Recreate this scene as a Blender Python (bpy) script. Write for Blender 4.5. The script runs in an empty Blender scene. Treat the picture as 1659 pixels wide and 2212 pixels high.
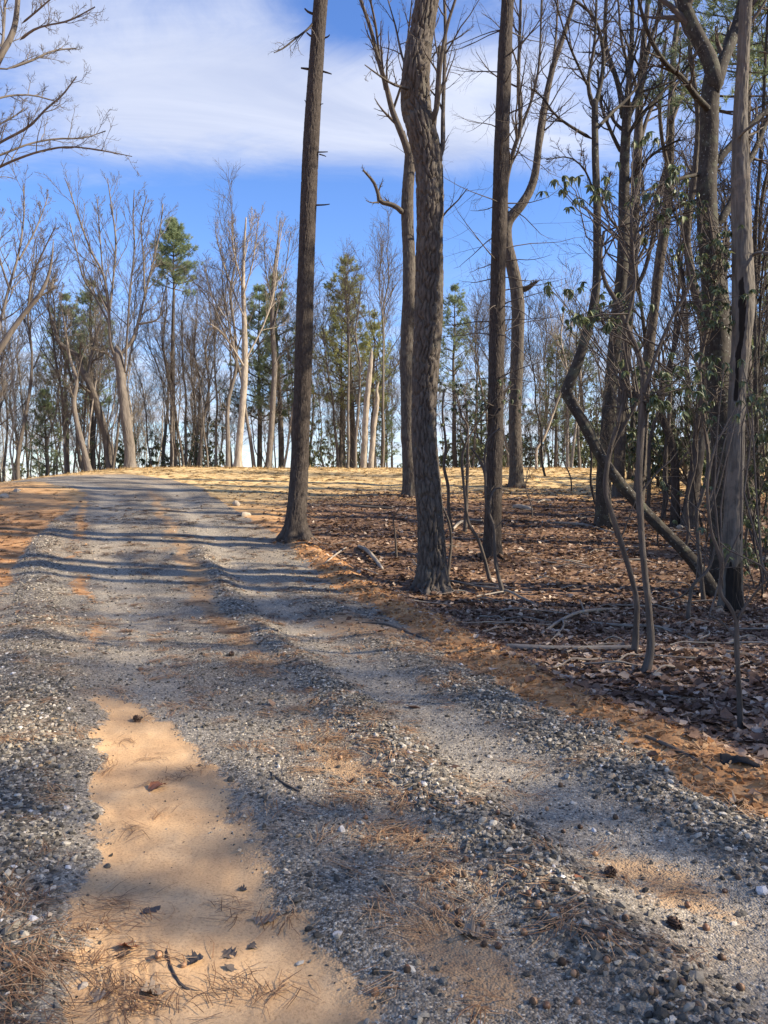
import bpy, math, random
import numpy as np
from mathutils import Vector

SC = bpy.context.scene
COL = SC.collection
R_ = math.radians

# ------------------------------------------------------------------ camera, sky, sun, exposure
CAM_H, PITCH = 1.5, -1.5
W_, H_, F_ = 1659.0, 2212.0, 1662.0            # working frame of the layout sketch
cam_d = bpy.data.cameras.new('camera')
cam_d.sensor_fit = 'VERTICAL'
cam_d.sensor_height = 36.0
cam_d.lens = 36.0 * F_ / H_
cam_d.clip_start, cam_d.clip_end = 0.05, 3000.0
cam = bpy.data.objects.new('camera', cam_d)
cam.location = (0, 0, CAM_H)
cam.rotation_euler = (R_(90 + PITCH), 0, 0)
COL.objects.link(cam)
SC.camera = cam

SUN_EL, SUN_AZ = 33.0, 101.0                   # azimuth clockwise from the view direction (+Y)
world = bpy.data.worlds.new('World')
SC.world = world
world.use_nodes = True
SC.view_settings.view_transform = 'Standard'
SC.view_settings.look = 'None'
SC.view_settings.gamma = 1.0
SC.view_settings.exposure = 1.45
SC.view_settings.use_curve_mapping = False

sun_d = bpy.data.lights.new('sun', 'SUN')
sun_d.energy = 4.1
sun_d.angle = R_(0.9)
sun_d.color = (1.0, 0.87, 0.69)
sun = bpy.data.objects.new('sun', sun_d)
_sd = Vector((math.sin(R_(SUN_AZ)) * math.cos(R_(SUN_EL)), math.cos(R_(SUN_AZ)) * math.cos(R_(SUN_EL)), math.sin(R_(SUN_EL))))
sun.rotation_euler = _sd.to_track_quat('Z', 'Y').to_euler()
sun.location = _sd * 60
COL.objects.link(sun)
SC.cycles.max_bounces = 5
SC.cycles.diffuse_bounces = 3
SC.cycles.transparent_max_bounces = 4
SC.cycles.use_denoising = True


# ------------------------------------------------------------------ node helper
class NT:
    def __init__(self, tree):
        self.t = tree
        tree.nodes.clear()

    def n(self, kind, props=None, **ins):
        nd = self.t.nodes.new(kind)
        for k, v in (props or {}).items():
            setattr(nd, k, v)
        for k, v in ins.items():
            key = int(k[1:]) if (k[0] == 'i' and k[1:].isdigit()) else k.replace('_', ' ')
            sock = nd.inputs[key]
            if isinstance(v, bpy.types.NodeSocket):
                self.t.links.new(v, sock)
            else:
                sock.default_value = v
        return nd

    def math(self, op, a, b=0.0, c=None, clamp=False):
        nd = self.t.nodes.new('ShaderNodeMath')
        nd.operation = op
        nd.use_clamp = clamp
        for i, v in enumerate((a, b) if c is None else (a, b, c)):
            if isinstance(v, bpy.types.NodeSocket):
                self.t.links.new(v, nd.inputs[i])
            else:
                nd.inputs[i].default_value = v
        return nd.outputs[0]

    def mix(self, f, a, b, blend='MIX'):
        nd = self.t.nodes.new('ShaderNodeMix')
        nd.data_type = 'RGBA'
        nd.blend_type = blend
        for i, v in ((0, f), (6, a), (7, b)):
            if isinstance(v, bpy.types.NodeSocket):
                self.t.links.new(v, nd.inputs[i])
            else:
                nd.inputs[i].default_value = v if i == 0 else (tuple(v) + (1.0,))[:4]
        return nd.outputs[2]

    def ramp(self, f, stops, interp='LINEAR'):
        nd = self.t.nodes.new('ShaderNodeValToRGB')
        cr = nd.color_ramp
        cr.interpolation = interp
        while len(cr.elements) > 1:
            cr.elements.remove(cr.elements[-1])
        for i, (p, c) in enumerate(stops):
            e = cr.elements[0] if i == 0 else cr.elements.new(p)
            e.position = p
            e.color = (tuple(c) + (1.0,))[:4] if not isinstance(c, (int, float)) else (c, c, c, 1)
        self.t.links.new(f, nd.inputs[0])
        return nd.outputs[0]

    def sstep(self, v, a, b):
        nd = self.t.nodes.new('ShaderNodeMapRange')
        nd.interpolation_type = 'SMOOTHSTEP'
        self.t.links.new(v, nd.inputs[0])
        nd.inputs[1].default_value, nd.inputs[2].default_value = a, b
        return nd.outputs[0]

    def noise(self, vec, scale, detail=3.0, rough=0.55, dist=0.0, out=0):
        nd = self.n('ShaderNodeTexNoise', Scale=scale, Detail=detail, Roughness=rough, Distortion=dist)
        self.t.links.new(vec, nd.inputs['Vector'])
        return nd.outputs[out]

    def attr(self, name, out='Fac'):
        nd = self.t.nodes.new('ShaderNodeAttribute')
        nd.attribute_name = name
        return nd.outputs[out]


# ------------------------------------------------------------------ the sky with its clouds
w = NT(world.node_tree)
sky = w.n('ShaderNodeTexSky', dict(sky_type='NISHITA', sun_disc=False, sun_elevation=R_(SUN_EL), sun_rotation=R_(SUN_AZ),
                                   altitude=600.0, air_density=1.0, dust_density=0.4, ozone_density=3.0))
skyc = w.n('ShaderNodeGamma', Color=sky.outputs[0], Gamma=1.0).outputs[0]
skyc = w.n('ShaderNodeHueSaturation', Color=skyc, Hue=0.512, Saturation=1.18, Value=1.0).outputs[0]
tc = w.n('ShaderNodeTexCoord').outputs['Generated']
sep = w.n('ShaderNodeSeparateXYZ', Vector=tc)
dx, dy, dz = sep.outputs
den = w.math('ADD', w.math('MAXIMUM', dz, 0.0), 0.16)
px = w.math('DIVIDE', dx, den)
py = w.math('DIVIDE', dy, den)
pv = w.n('ShaderNodeCombineXYZ', X=px, Y=py, Z=0.0).outputs[0]
pvs = w.n('ShaderNodeMapping', Vector=pv, Rotation=(0, 0, R_(-14)), Scale=(0.55, 1.25, 1.0)).outputs[0]
n1 = w.noise(pv, 0.75, 4.0, 0.5, 0.6)
n2 = w.noise(pvs, 3.0, 8.0, 0.66, 1.2)
dens = w.math('ADD', w.math('MULTIPLY', n1, 0.58), w.math('MULTIPLY', n2, 0.42))
# the one large cloud bank ahead (centre given in the cloud-plane coordinates)
def blob(cx, cy, rx, ry, amp):
    a = w.math('DIVIDE', w.math('SUBTRACT', px, cx), rx)
    b = w.math('DIVIDE', w.math('SUBTRACT', py, cy), ry)
    d2 = w.math('ADD', w.math('MULTIPLY', a, a), w.math('MULTIPLY', b, b))
    g = w.math('POWER', 2.718, w.math('MULTIPLY', d2, -1.0))
    return w.math('MULTIPLY', g, amp)
CLOUDS = [(-0.30, 1.40, 0.52, 0.25, 0.27), (0.12, 1.58, 0.42, 0.13, 0.17), (-0.05, 1.25, 0.13, 0.10, -0.26),
          (-0.45, 2.0, 0.75, 0.22, -0.40), (0.2, 2.0, 0.5, 0.22, -0.20)]
for c in CLOUDS:
    dens = w.math('ADD', dens, blob(*c))
cmask = w.sstep(dens, 0.43, 0.76)
low = w.sstep(dz, 0.31, 0.08)
cmask = w.math('MAXIMUM', cmask, w.math('MULTIPLY', low, w.sstep(n2, 0.28, 0.62)))
shade = w.noise(pvs, 1.9, 7.0, 0.6, 0.8)
ccol = w.mix(w.sstep(shade, 0.3, 0.7), (2.3, 2.55, 3.3), (3.55, 3.7, 4.15))
fin = w.mix(w.math('MULTIPLY', cmask, 0.88), skyc, ccol)
bg = w.n('ShaderNodeBackground', Color=fin, Strength=0.10)
w.n('ShaderNodeOutputWorld', Surface=bg.outputs[0])


# ------------------------------------------------------------------ numpy helpers
def rng(seed):
    return np.random.default_rng(seed)


def _hash(ix, iy, seed):
    h = (ix.astype(np.int64) * 374761393 + iy.astype(np.int64) * 668265263 + seed * 974711) & 0x7fffffff
    h = ((h ^ (h >> 13)) * 1274126177) & 0x7fffffff
    h = (h ^ (h >> 16)) & 0xffffff
    return h / float(0xffffff)


def vnoise(x, y, seed=0):
    x = np.asarray(x, float); y = np.asarray(y, float)
    ix, iy = np.floor(x), np.floor(y)
    fx, fy = x - ix, y - iy
    fx = fx * fx * (3 - 2 * fx); fy = fy * fy * (3 - 2 * fy)
    a = _hash(ix, iy, seed); b = _hash(ix + 1, iy, seed); c = _hash(ix, iy + 1, seed); d = _hash(ix + 1, iy + 1, seed)
    return (a * (1 - fx) + b * fx) * (1 - fy) + (c * (1 - fx) + d * fx) * fy


def fbm(x, y, seed=0, o=4):
    s, a, t = 0.0, 0.5, 0.0
    for i in range(o):
        s = s + a * vnoise(x * 2 ** i, y * 2 ** i, seed + i); t += a; a *= 0.5
    return s / t


def sst(x, a, b):
    t = np.clip((np.asarray(x, float) - a) / (b - a), 0, 1)
    return t * t * (3 - 2 * t)


def bump(x, c, hw):
    t = np.clip(1 - np.abs((np.asarray(x, float) - c) / hw), 0, 1)
    return t * t * (3 - 2 * t)


def softplus(x, k):
    return np.logaddexp(0, np.asarray(x, float) / k) * k


# ------------------------------------------------------------------ terrain function
def road_x(y):
    y = np.asarray(y, float)
    e = np.maximum(y - 20.5, 0)
    return 1.15 - 0.36 * y - 0.075 * e * e


def road_u(x, y):
    y = np.asarray(y, float)
    e = np.maximum(y - 20.5, 0)
    sl = 0.36 + 0.15 * e
    return (x - road_x(y)) * 1.063 / np.sqrt(1 + sl * sl)


def edge_r(y):            # right edge of the gravel
    return 1.85 + 0.28 * sst(y, 5, 9) - 0.5 * sst(y, 15, 22)


def edge_b(y):            # outer edge of the clay berm
    return 2.22 + 0.42 * sst(y, 5.5, 9.5) - 0.15 * sst(y, 12, 16)


def sand_edge(y):
    return np.interp(y, [1.0, 2.0, 2.66, 3.2, 3.9, 4.5, 5.0, 5.5, 5.95], [-0.40, -0.46, -0.45, -0.52, -0.57, -0.66, -0.78, -0.93, -1.35])


def masks(x, y):
    x = np.asarray(x, float); y = np.asarray(y, float)
    u = road_u(x, y)
    wob = (fbm(x * 1.3, y * 1.3, 11) - 0.5) * 0.5
    wob2 = (fbm(x * 5, y * 5, 12) - 0.5) * 0.22
    uw = u + wob * 0.6 + wob2
    far = 1 - sst(y, 25.5, 28)
    er, eb = edge_r(y), edge_b(y)
    gl = np.interp(y, [2, 7, 13.5, 17, 20], [-2.5, -2.6, -2.65, -2.3, -1.75])
    wr = np.interp(y, [2, 4, 7.4, 13.5, 18], [-1.24, -1.28, -1.45, -1.93, -1.9])
    gravel = sst(uw, gl - 0.12, gl + 0.12) * (1 - sst(uw, er - 0.1, er + 0.12)) * far
    side_gap = bump(u + wob * 0.5, wr + 0.2, 0.26) * sst(y, 6.2, 9) * sst(fbm(x * 1.6 + 3, y * 0.9, 14) + wob2, 0.40, 0.62)      # dirt strip right of the left windrow
    gravel = gravel * (1 - 0.75 * side_gap)
    litter = sst(u + wob * 0.35 + wob2 * 1.3, eb - 0.05, eb + 0.2) * (1 - sst(y + wob * 7, 16.5, 24))
    litter = litter * (1 - sst(-x + wob * 2, 0.9, 3.2) * sst(y, 14.5, 17))
    se = sand_edge(y)
    sand = sst(u + wob * 0.35 + wob2 * 1.2, -1.32, -1.12) * (1 - sst(uw * 0.5 + u * 0.5 + wob2 * .6, se - 0.12, se + 0.12)) * (1 - sst(y, 5.6, 6.1))
    p2 = np.exp(-(((u + 0.02) / 0.17) ** 2 + ((y - 2.42) / 0.30) ** 2)) * 1.1
    p3 = np.exp(-(((u - 1.0) / 0.22) ** 2 + ((y - 2.95) / 0.32) ** 2)) * 0.8
    p4 = np.exp(-(((u - 0.12) / 0.16) ** 2 + ((y - 4.2) / 0.25) ** 2)) * 0.9
    p5 = bump(u + wob, 0.16, 0.3) * sst(y, 5.5, 8) * (1 - sst(y, 20, 24)) * 0.85
    p6 = np.exp(-(((u - 1.6 - wob) / 0.5) ** 2 + ((y - 8.3) / 0.9) ** 2)) * 0.9
    dirt = np.clip(np.maximum.reduce([p2, p3, p4, p5, p6]) + wob2 * 1.5, 0, 1) * gravel
    windrow = np.maximum.reduce([
        bump(u + wob * 0.15, wr - 0.42, 0.52) * (1 - sst(y, 14, 18)),
        bump(u + wob * 0.3, 0.50, 0.30) * (1 - sst(y, 12.5, 15)),
        bump(u + wob * 0.2, 1.65, 0.5) * (1 - sst(y, 8, 13)) * 0.8])
    tl = np.interp(y, [3, 8, 13.5, 22], [-0.85, -0.9, -1.15, -1.05]); tr = np.interp(y, [3, 8, 13.5, 22], [1.02, 1.0, 0.92, 0.8])
    track = np.maximum(bump(u + wob * 0.12, tl, 0.62), bump(u + wob * 0.12, tr, 0.52)) * gravel * (1 - sand)
    straw = sst(y + wob * 5, 15, 23) * (1 - gravel) * (1 - litter) * (1 - 0.75 * sst(-u, 1.2, 2.4) * (1 - sst(y, 25, 29)))
    return dict(u=u, gravel=gravel, litter=litter, sand=sand, dirt=dirt, windrow=windrow * gravel * (1 - sand), track=track, straw=straw)


def height(x, y, m=None):
    x = np.asarray(x, float); y = np.asarray(y, float)
    z = 0.137 * softplus(y - 10.4, 0.9)
    top = 2.62 + 0.006 * np.clip(x, -20, 20)
    k = 0.35
    z = -k * np.logaddexp(-z / k, -top / k)
    z = z - 0.075 * softplus(y - 36, 1.5) - 0.16 * softplus(-11.5 - x, 0.8) * sst(y, 12, 22) - 0.0
    z = np.maximum(z, -7.0)
    u = road_u(x, y)
    near = 1 - sst(y, 26, 29)
    z = z + (fbm(x * .22, y * .22, 5) - 0.5) * 0.22 * sst(np.abs(u), 2.2, 4.5) + (fbm(x * 1.1, y * 1.1, 6) - 0.5) * 0.07 * sst(np.abs(u), 2, 3.2)
    if m is None:
        m = masks(x, y)
    z = z + near * (0.055 * m['windrow'] - 0.02 * m['track'] - 0.03 * m['sand'])
    er, eb = edge_r(y), edge_b(y)
    mid = (er + eb) / 2 + 0.12
    berm = bump(u + (fbm(x * 2, y * 2, 9) - .5) * 0.2, mid, 0.45) * (1 - sst(y, 13, 18))
    z = z + near * 0.085 * berm - 0.10 * sst(u, eb, eb + 0.5) * (1 - sst(y, 14, 20))
    z = z + berm * near * (fbm(x * 9, y * 9, 17) - 0.5) * 0.07
    z = z + (fbm(x * 6, y * 6, 7) - 0.5) * 0.022 + (vnoise(x * 22, y * 22, 8) - 0.5) * 0.006
    # tyre tread printed in the sand
    tread = 0.0
    for uc in (-1.17, -1.125, -1.06, -1.03):
        tread = tread + np.exp(-((u - uc) / 0.009) ** 2)
    bars = np.exp(-((((y * 1.0 + u * 0.4) / 0.045) % 1.0 - 0.5) / 0.16) ** 2) * bump(u, -0.97, 0.06) * 0.5
    z = z - 0.007 * (tread + bars) * sst(y, 1.7, 1.9) * (1 - sst(y, 2.45, 2.8)) * m['sand']
    return z


# ------------------------------------------------------------------ pixels of the layout sketch to the place
_cp, _sp = math.cos(R_(PITCH)), math.sin(R_(PITCH))


def ray(vx, vy):
    a = (vx - W_ / 2) / F_
    b = -(vy - H_ / 2) / F_
    return np.array([a, _cp - b * _sp, b * _cp + _sp])


def at(vx, vy, d):
    r = ray(vx, vy)
    return np.array([0, 0, CAM_H]) + r * (d / r[1])


def ground_at(vx, vy):
    r = ray(vx, vy)
    r = r / r[1]
    t = np.concatenate([np.arange(1.2, 12, 0.01), np.arange(12, 60, 0.03)])
    P = np.array([0, 0, CAM_H]) + t[:, None] * r
    hit = np.nonzero(P[:, 2] <= height(P[:, 0], P[:, 1]))[0]
    i = hit[0] if len(hit) else len(t) - 1
    p = P[i].copy()
    return p


def on_ground(x, y, dz=0.0):
    return np.array([x, y, float(height(np.array([x]), np.array([y]))[0]) + dz])


# ------------------------------------------------------------------ mesh helpers
def mesh(name, V, faces, attrs=None, smooth=False):
    """V (n,3); faces: array (m,k) or list of such; attrs: name -> per-vertex float or vec3 array."""
    me = bpy.data.meshes.new(name)
    V = np.ascontiguousarray(V, np.float32)
    fl = faces if isinstance(faces, list) else [faces]
    fl = [np.asarray(f, np.int32) for f in fl if len(f)]
    loops = np.concatenate([f.ravel() for f in fl])
    tot = np.concatenate([np.full(len(f), f.shape[1], np.int32) for f in fl])
    start = np.concatenate([[0], np.cumsum(tot)[:-1]]).astype(np.int32)
    me.vertices.add(len(V)); me.vertices.foreach_set('co', V.ravel())
    me.loops.add(len(loops)); me.loops.foreach_set('vertex_index', loops)
    me.polygons.add(len(tot)); me.polygons.foreach_set('loop_start', start)
    if smooth:
        me.polygons.foreach_set('use_smooth', np.ones(len(tot), bool))
    else:
        me.polygons.foreach_set('use_smooth', np.zeros(len(tot), bool))
    for k, a in (attrs or {}).items():
        a = np.ascontiguousarray(a, np.float32)
        if a.ndim == 1:
            me.attributes.new(k, 'FLOAT', 'POINT').data.foreach_set('value', a)
        else:
            me.attributes.new(k, 'FLOAT_VECTOR', 'POINT').data.foreach_set('vector', a.ravel())
    me.update(calc_edges=True)
    return me


def obj(name, me, mat=None, parent=None, loc=None, kind=None):
    o = bpy.data.objects.new(name, me)
    COL.objects.link(o)
    if mat is not None and me is not None and not me.materials:
        me.materials.append(mat)
    if loc is not None:
        o.location = loc
    if parent is not None:
        o.parent = parent
    if kind:
        o['kind'] = kind
    return o


def tag(o, label, cat, group=None):
    o['label'] = label
    o['category'] = cat
    if group:
        o['group'] = group
    return o


def thing(name, label, cat, loc, group=None):
    o = bpy.data.objects.new(name, None)
    o.empty_display_size = 0.2
    COL.objects.link(o)
    o.location = tuple(loc)
    return tag(o, label, cat, group)


def frames(P):
    """P (N,K,3) -> tangent, normal, binormal with a stable reference."""
    T = np.empty_like(P)
    T[:, 1:-1] = P[:, 2:] - P[:, :-2]
    T[:, 0] = P[:, 1] - P[:, 0]
    T[:, -1] = P[:, -1] - P[:, -2]
    T /= np.linalg.norm(T, axis=2, keepdims=True) + 1e-9
    mean = P[:, -1] - P[:, 0]
    mean /= np.linalg.norm(mean, axis=1, keepdims=True) + 1e-9
    ref = np.where(np.abs(mean[:, 1:2]) < 0.75, np.array([[0., 1., 0.]]), np.array([[1., 0., 0.]]))[:, None, :]
    Nn = np.cross(T, np.broadcast_to(ref, T.shape))
    Nn /= np.linalg.norm(Nn, axis=2, keepdims=True) + 1e-9
    B = np.cross(T, Nn)
    return T, Nn, B


def tubes(P, R, sides):
    """a batch of tubes; returns V, quads, bark coordinates"""
    N, K, _ = P.shape
    T, Nn, B = frames(P)
    th = np.linspace(0, 2 * np.pi, sides, endpoint=False)
    c, s = np.cos(th), np.sin(th)
    off = Nn[:, :, None, :] * c[None, None, :, None] + B[:, :, None, :] * s[None, None, :, None]
    V = P[:, :, None, :] + off * R[:, :, None, None]
    seg = np.linalg.norm(np.diff(P, axis=1), axis=2)
    S = np.concatenate([np.zeros((N, 1)), np.cumsum(seg, axis=1)], axis=1)
    bk = np.empty((N, K, sides, 3))
    bk[..., 0] = R[:, :, None] * c; bk[..., 1] = R[:, :, None] * s
    bk[..., 2] = (S + (np.arange(N) * 1.37 % 9)[:, None])[:, :, None]
    i = np.arange(N)[:, None, None] * K * sides
    k = np.arange(K - 1)[None, :, None] * sides
    j = np.arange(sides)[None, None, :]
    j2 = (j + 1) % sides
    a = i + k + j; b = i + k + j2
    F = np.stack([a, b, b + sides, a + sides], axis=-1).reshape(-1, 4)
    return V.reshape(-1, 3), F, bk.reshape(-1, 3)


def join(parts):
    Vs, Fs, Bs, o = [], {}, [], 0
    for V, F, B in parts:
        if len(V) == 0:
            continue
        Vs.append(V); Bs.append(B)
        Fs.setdefault(F.shape[1], []).append(F + o)
        o += len(V)
    return np.concatenate(Vs), [np.concatenate(f) for f in Fs.values()], np.concatenate(Bs)


def spline(P, n):
    """Catmull-Rom through points P (k,m) sampled at n evenly spaced arc positions (by first 3 columns)"""
    P = np.asarray(P, float)
    if len(P) == 2:
        t = np.linspace(0, 1, n)[:, None]
        return P[0] * (1 - t) + P[1] * t
    Q = np.vstack([2 * P[0] - P[1], P, 2 * P[-1] - P[-2]])
    out = []
    for i in range(1, len(Q) - 2):
        t = np.linspace(0, 1, 24, endpoint=False)[:, None]
        p0, p1, p2, p3 = Q[i - 1], Q[i], Q[i + 1], Q[i + 2]
        out.append(0.5 * (2 * p1 + (p2 - p0) * t + (2 * p0 - 5 * p1 + 4 * p2 - p3) * t ** 2 + (3 * p1 - p0 - 3 * p2 + p3) * t ** 3))
    out.append(P[-1:])
    C = np.vstack(out)
    s = np.concatenate([[0], np.cumsum(np.linalg.norm(np.diff(C[:, :3], axis=0), axis=1))])
    q = np.linspace(0, s[-1], n)
    return np.stack([np.interp(q, s, C[:, j]) for j in range(C.shape[1])], axis=1)


def spawn(P, R, n, tr, ang, lr, rr, K, wob, up, g, lmax=9.0, rmin=0.002, horiz=0.0, lmin=0.05, taper=0.25):
    """children on every polyline of the batch"""
    N, K0, _ = P.shape
    if N == 0:
        return np.zeros((0, K, 3)), np.zeros((0, K))
    idx = np.repeat(np.arange(N), n)
    M = len(idx)
    t = tr[0] + (tr[1] - tr[0]) * ((np.tile(np.arange(n), N) + g.random(M)) / n)
    f = t * (K0 - 1)
    k = np.minimum(f.astype(int), K0 - 2)
    fr = (f - k)[:, None]
    p = P[idx, k] * (1 - fr) + P[idx, k + 1] * fr
    r = R[idx, k] * (1 - fr[:, 0]) + R[idx, k + 1] * fr[:, 0]
    T = P[idx, k + 1] - P[idx, k]
    T /= np.linalg.norm(T, axis=1, keepdims=True) + 1e-9
    rnd = g.normal(size=(M, 3)); rnd[:, 2] *= (1 - horiz)
    rnd -= T * np.sum(rnd * T, axis=1, keepdims=True)
    rnd /= np.linalg.norm(rnd, axis=1, keepdims=True) + 1e-9
    a = np.radians(g.uniform(ang[0], ang[1], M))[:, None]
    d = T * np.cos(a) + rnd * np.sin(a)
    plen = np.linalg.norm(np.diff(P, axis=1), axis=2).sum(1)[idx]
    L = np.clip(plen * g.uniform(lr[0], lr[1], M) * (1.1 - 0.6 * t), lmin, lmax)
    out = np.empty((M, K, 3)); out[:, 0] = p
    step = (L / (K - 1))[:, None]
    for j in range(1, K):
        d = d + g.normal(size=(M, 3)) * wob + np.array([0, 0, up])
        d /= np.linalg.norm(d, axis=1, keepdims=True)
        out[:, j] = out[:, j - 1] + d * step
    r0 = np.maximum(r * rr, rmin)
    Rr = r0[:, None] * np.linspace(1, taper, K)[None, :]
    return out, np.maximum(Rr, rmin * 0.6)


# ------------------------------------------------------------------ materials
def new_mat(name):
    m = bpy.data.materials.new(name)
    m.use_nodes = True
    return m, NT(m.node_tree)


def finish(t, col, rough=0.85, normal=None, spec=0.3, trans=None):
    b = t.n('ShaderNodeBsdfPrincipled')
    for k, v in (('Base Color', col), ('Roughness', rough), ('Specular IOR Level', spec)):
        if isinstance(v, bpy.types.NodeSocket):
            t.t.links.new(v, b.inputs[k])
        else:
            b.inputs[k].default_value = (tuple(v) + (1,))[:4] if isinstance(v, tuple) else v
    if normal is not None:
        t.t.links.new(normal, b.inputs['Normal'])
    out = b.outputs[0]
    if trans is not None:
        tr = t.n('ShaderNodeBsdfTranslucent')
        if isinstance(col, bpy.types.NodeSocket):
            t.t.links.new(col, tr.inputs[0])
        else:
            tr.inputs[0].default_value = (tuple(col) + (1,))[:4]
        mx = t.n('ShaderNodeMixShader', i0=trans, i1=out, i2=tr.outputs[0])
        out = mx.outputs[0]
    t.n('ShaderNodeOutputMaterial', Surface=out)


def mat_ground():
    m, t = new_mat('earth_and_gravel')
    pos = t.n('ShaderNodeTexCoord').outputs['Object']
    nA = t.noise(pos, 3.0, 5.0, 0.6)
    nB = t.noise(pos, 14.0, 5.0, 0.65)
    nC = t.noise(pos, 90.0, 4.0, 0.7)
    nD = t.noise(pos, 0.45, 3.0, 0.5)
    jit = t.math('ADD', t.math('MULTIPLY', t.math('SUBTRACT', nB, 0.5), 1.3), t.math('MULTIPLY', t.math('SUBTRACT', nC, 0.5), 0.9))
    jit = t.math('ADD', jit, t.math('MULTIPLY', t.math('SUBTRACT', nA, 0.5), 0.9))

    def mk(name, lo=0.35, hi=0.65):
        return t.sstep(t.math('ADD', t.attr(name), jit), lo, hi)
    clay = t.ramp(t.noise(pos, 5.0, 6.0, 0.7), [(0.25, (0.27, 0.125, 0.05)), (0.5, (0.40, 0.21, 0.09)), (0.72, (0.53, 0.34, 0.17))])
    straw = t.ramp(t.noise(pos, 6.0, 6.0, 0.75), [(0.28, (0.40, 0.25, 0.11)), (0.48, (0.60, 0.42, 0.19)), (0.7, (0.70, 0.54, 0.29))])
    col = t.mix(t.attr('straw'), clay, straw)
    lit = t.ramp(t.noise(pos, 11.0, 6.0, 0.8), [(0.3, (0.075, 0.043, 0.027)), (0.5, (0.165, 0.098, 0.06)), (0.62, (0.27, 0.17, 0.105)), (0.75, (0.40, 0.28, 0.185))])
    col = t.mix(mk('litter'), col, lit)
    # crushed stone: two sizes of cells
    v1 = t.n('ShaderNodeTexVoronoi', Scale=42.0, Randomness=1.0); t.t.links.new(pos, v1.inputs['Vector'])
    v2 = t.n('ShaderNodeTexVoronoi', Scale=110.0); t.t.links.new(pos, v2.inputs['Vector'])
    g1 = t.n('ShaderNodeSeparateColor', Color=v1.outputs['Color']).outputs[0]
    g2 = t.n('ShaderNodeSeparateColor', Color=v2.outputs['Color']).outputs[0]
    stops = [(0.0, (0.058, 0.051, 0.041)), (0.3, (0.12, 0.106, 0.085)), (0.6, (0.205, 0.181, 0.145)), (0.85, (0.34, 0.298, 0.23)), (1.0, (0.52, 0.46, 0.37))]
    c1, c2 = t.ramp(g1, stops), t.ramp(g2, stops)
    fine = t.mix(t.math('MULTIPLY', t.sstep(t.noise(pos, 1.1, 4.0, 0.6), 0.35, 0.7), 0.5), c2, (0.34, 0.295, 0.23))
    grav = t.mix(t.sstep(t.attr('windrow'), 0.15, 0.5), fine, c1)
    grav = t.mix(t.math('MULTIPLY', t.sstep(nA, 0.50, 0.72), 0.6), grav, (0.22, 0.145, 0.085))
    grav = t.mix(t.math('MULTIPLY', t.sstep(t.attr('track'), 0.25, 0.85), 0.62), grav, t.mix(0.55, c2, (0.49, 0.425, 0.325)))
    speck = t.noise(pos, 34.0, 7.0, 0.85)
    grav = t.mix(0.85, grav, t.ramp(speck, [(0.34, (0.35, 0.35, 0.36)), (0.5, (0.95, 0.95, 0.95)), (0.64, (1.7, 1.68, 1.6))]), 'MULTIPLY')
    col = t.mix(mk('gravel'), col, grav)
    dirt = t.ramp(nB, [(0.3, (0.24, 0.14, 0.075)), (0.55, (0.40, 0.26, 0.14)), (0.8, (0.50, 0.36, 0.22))])
    col = t.mix(t.math('MULTIPLY', mk('dirt', 0.3, 0.7), 0.9), col, dirt)
    sandc = t.ramp(t.noise(pos, 4.0, 4.0, 0.6), [(0.25, (0.44, 0.27, 0.14)), (0.5, (0.54, 0.345, 0.18)), (0.75, (0.62, 0.42, 0.235))])
    grain = t.ramp(nC, [(0.30, (0.48, 0.44, 0.40)), (0.46, (0.96, 0.96, 0.95)), (0.8, (1.2, 1.2, 1.17))])
    sandc = t.mix(0.8, sandc, grain, 'MULTIPLY')
    col = t.mix(mk('sand', 0.30, 0.62), col, sandc)
    col = t.mix(t.math('MULTIPLY', t.sstep(nD, 0.4, 0.7), 0.18), col, (0.22, 0.14, 0.08))
    hgt = t.math('ADD', t.math('MULTIPLY', nC, 0.35), t.math('MULTIPLY', nB, 0.5))
    stone_h = t.math('MULTIPLY', t.math('ADD', v1.outputs['Distance'], v2.outputs['Distance']), -0.9)
    hgt = t.math('ADD', hgt, t.math('MULTIPLY', stone_h, t.math('MULTIPLY', t.attr('gravel'), t.math('SUBTRACT', 1.0, t.attr('sand')))))
    bp = t.n('ShaderNodeBump', Strength=0.55, Distance=0.014, Height=hgt)
    finish(t, col, 0.92, bp.outputs[0], 0.2)
    return m


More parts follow.
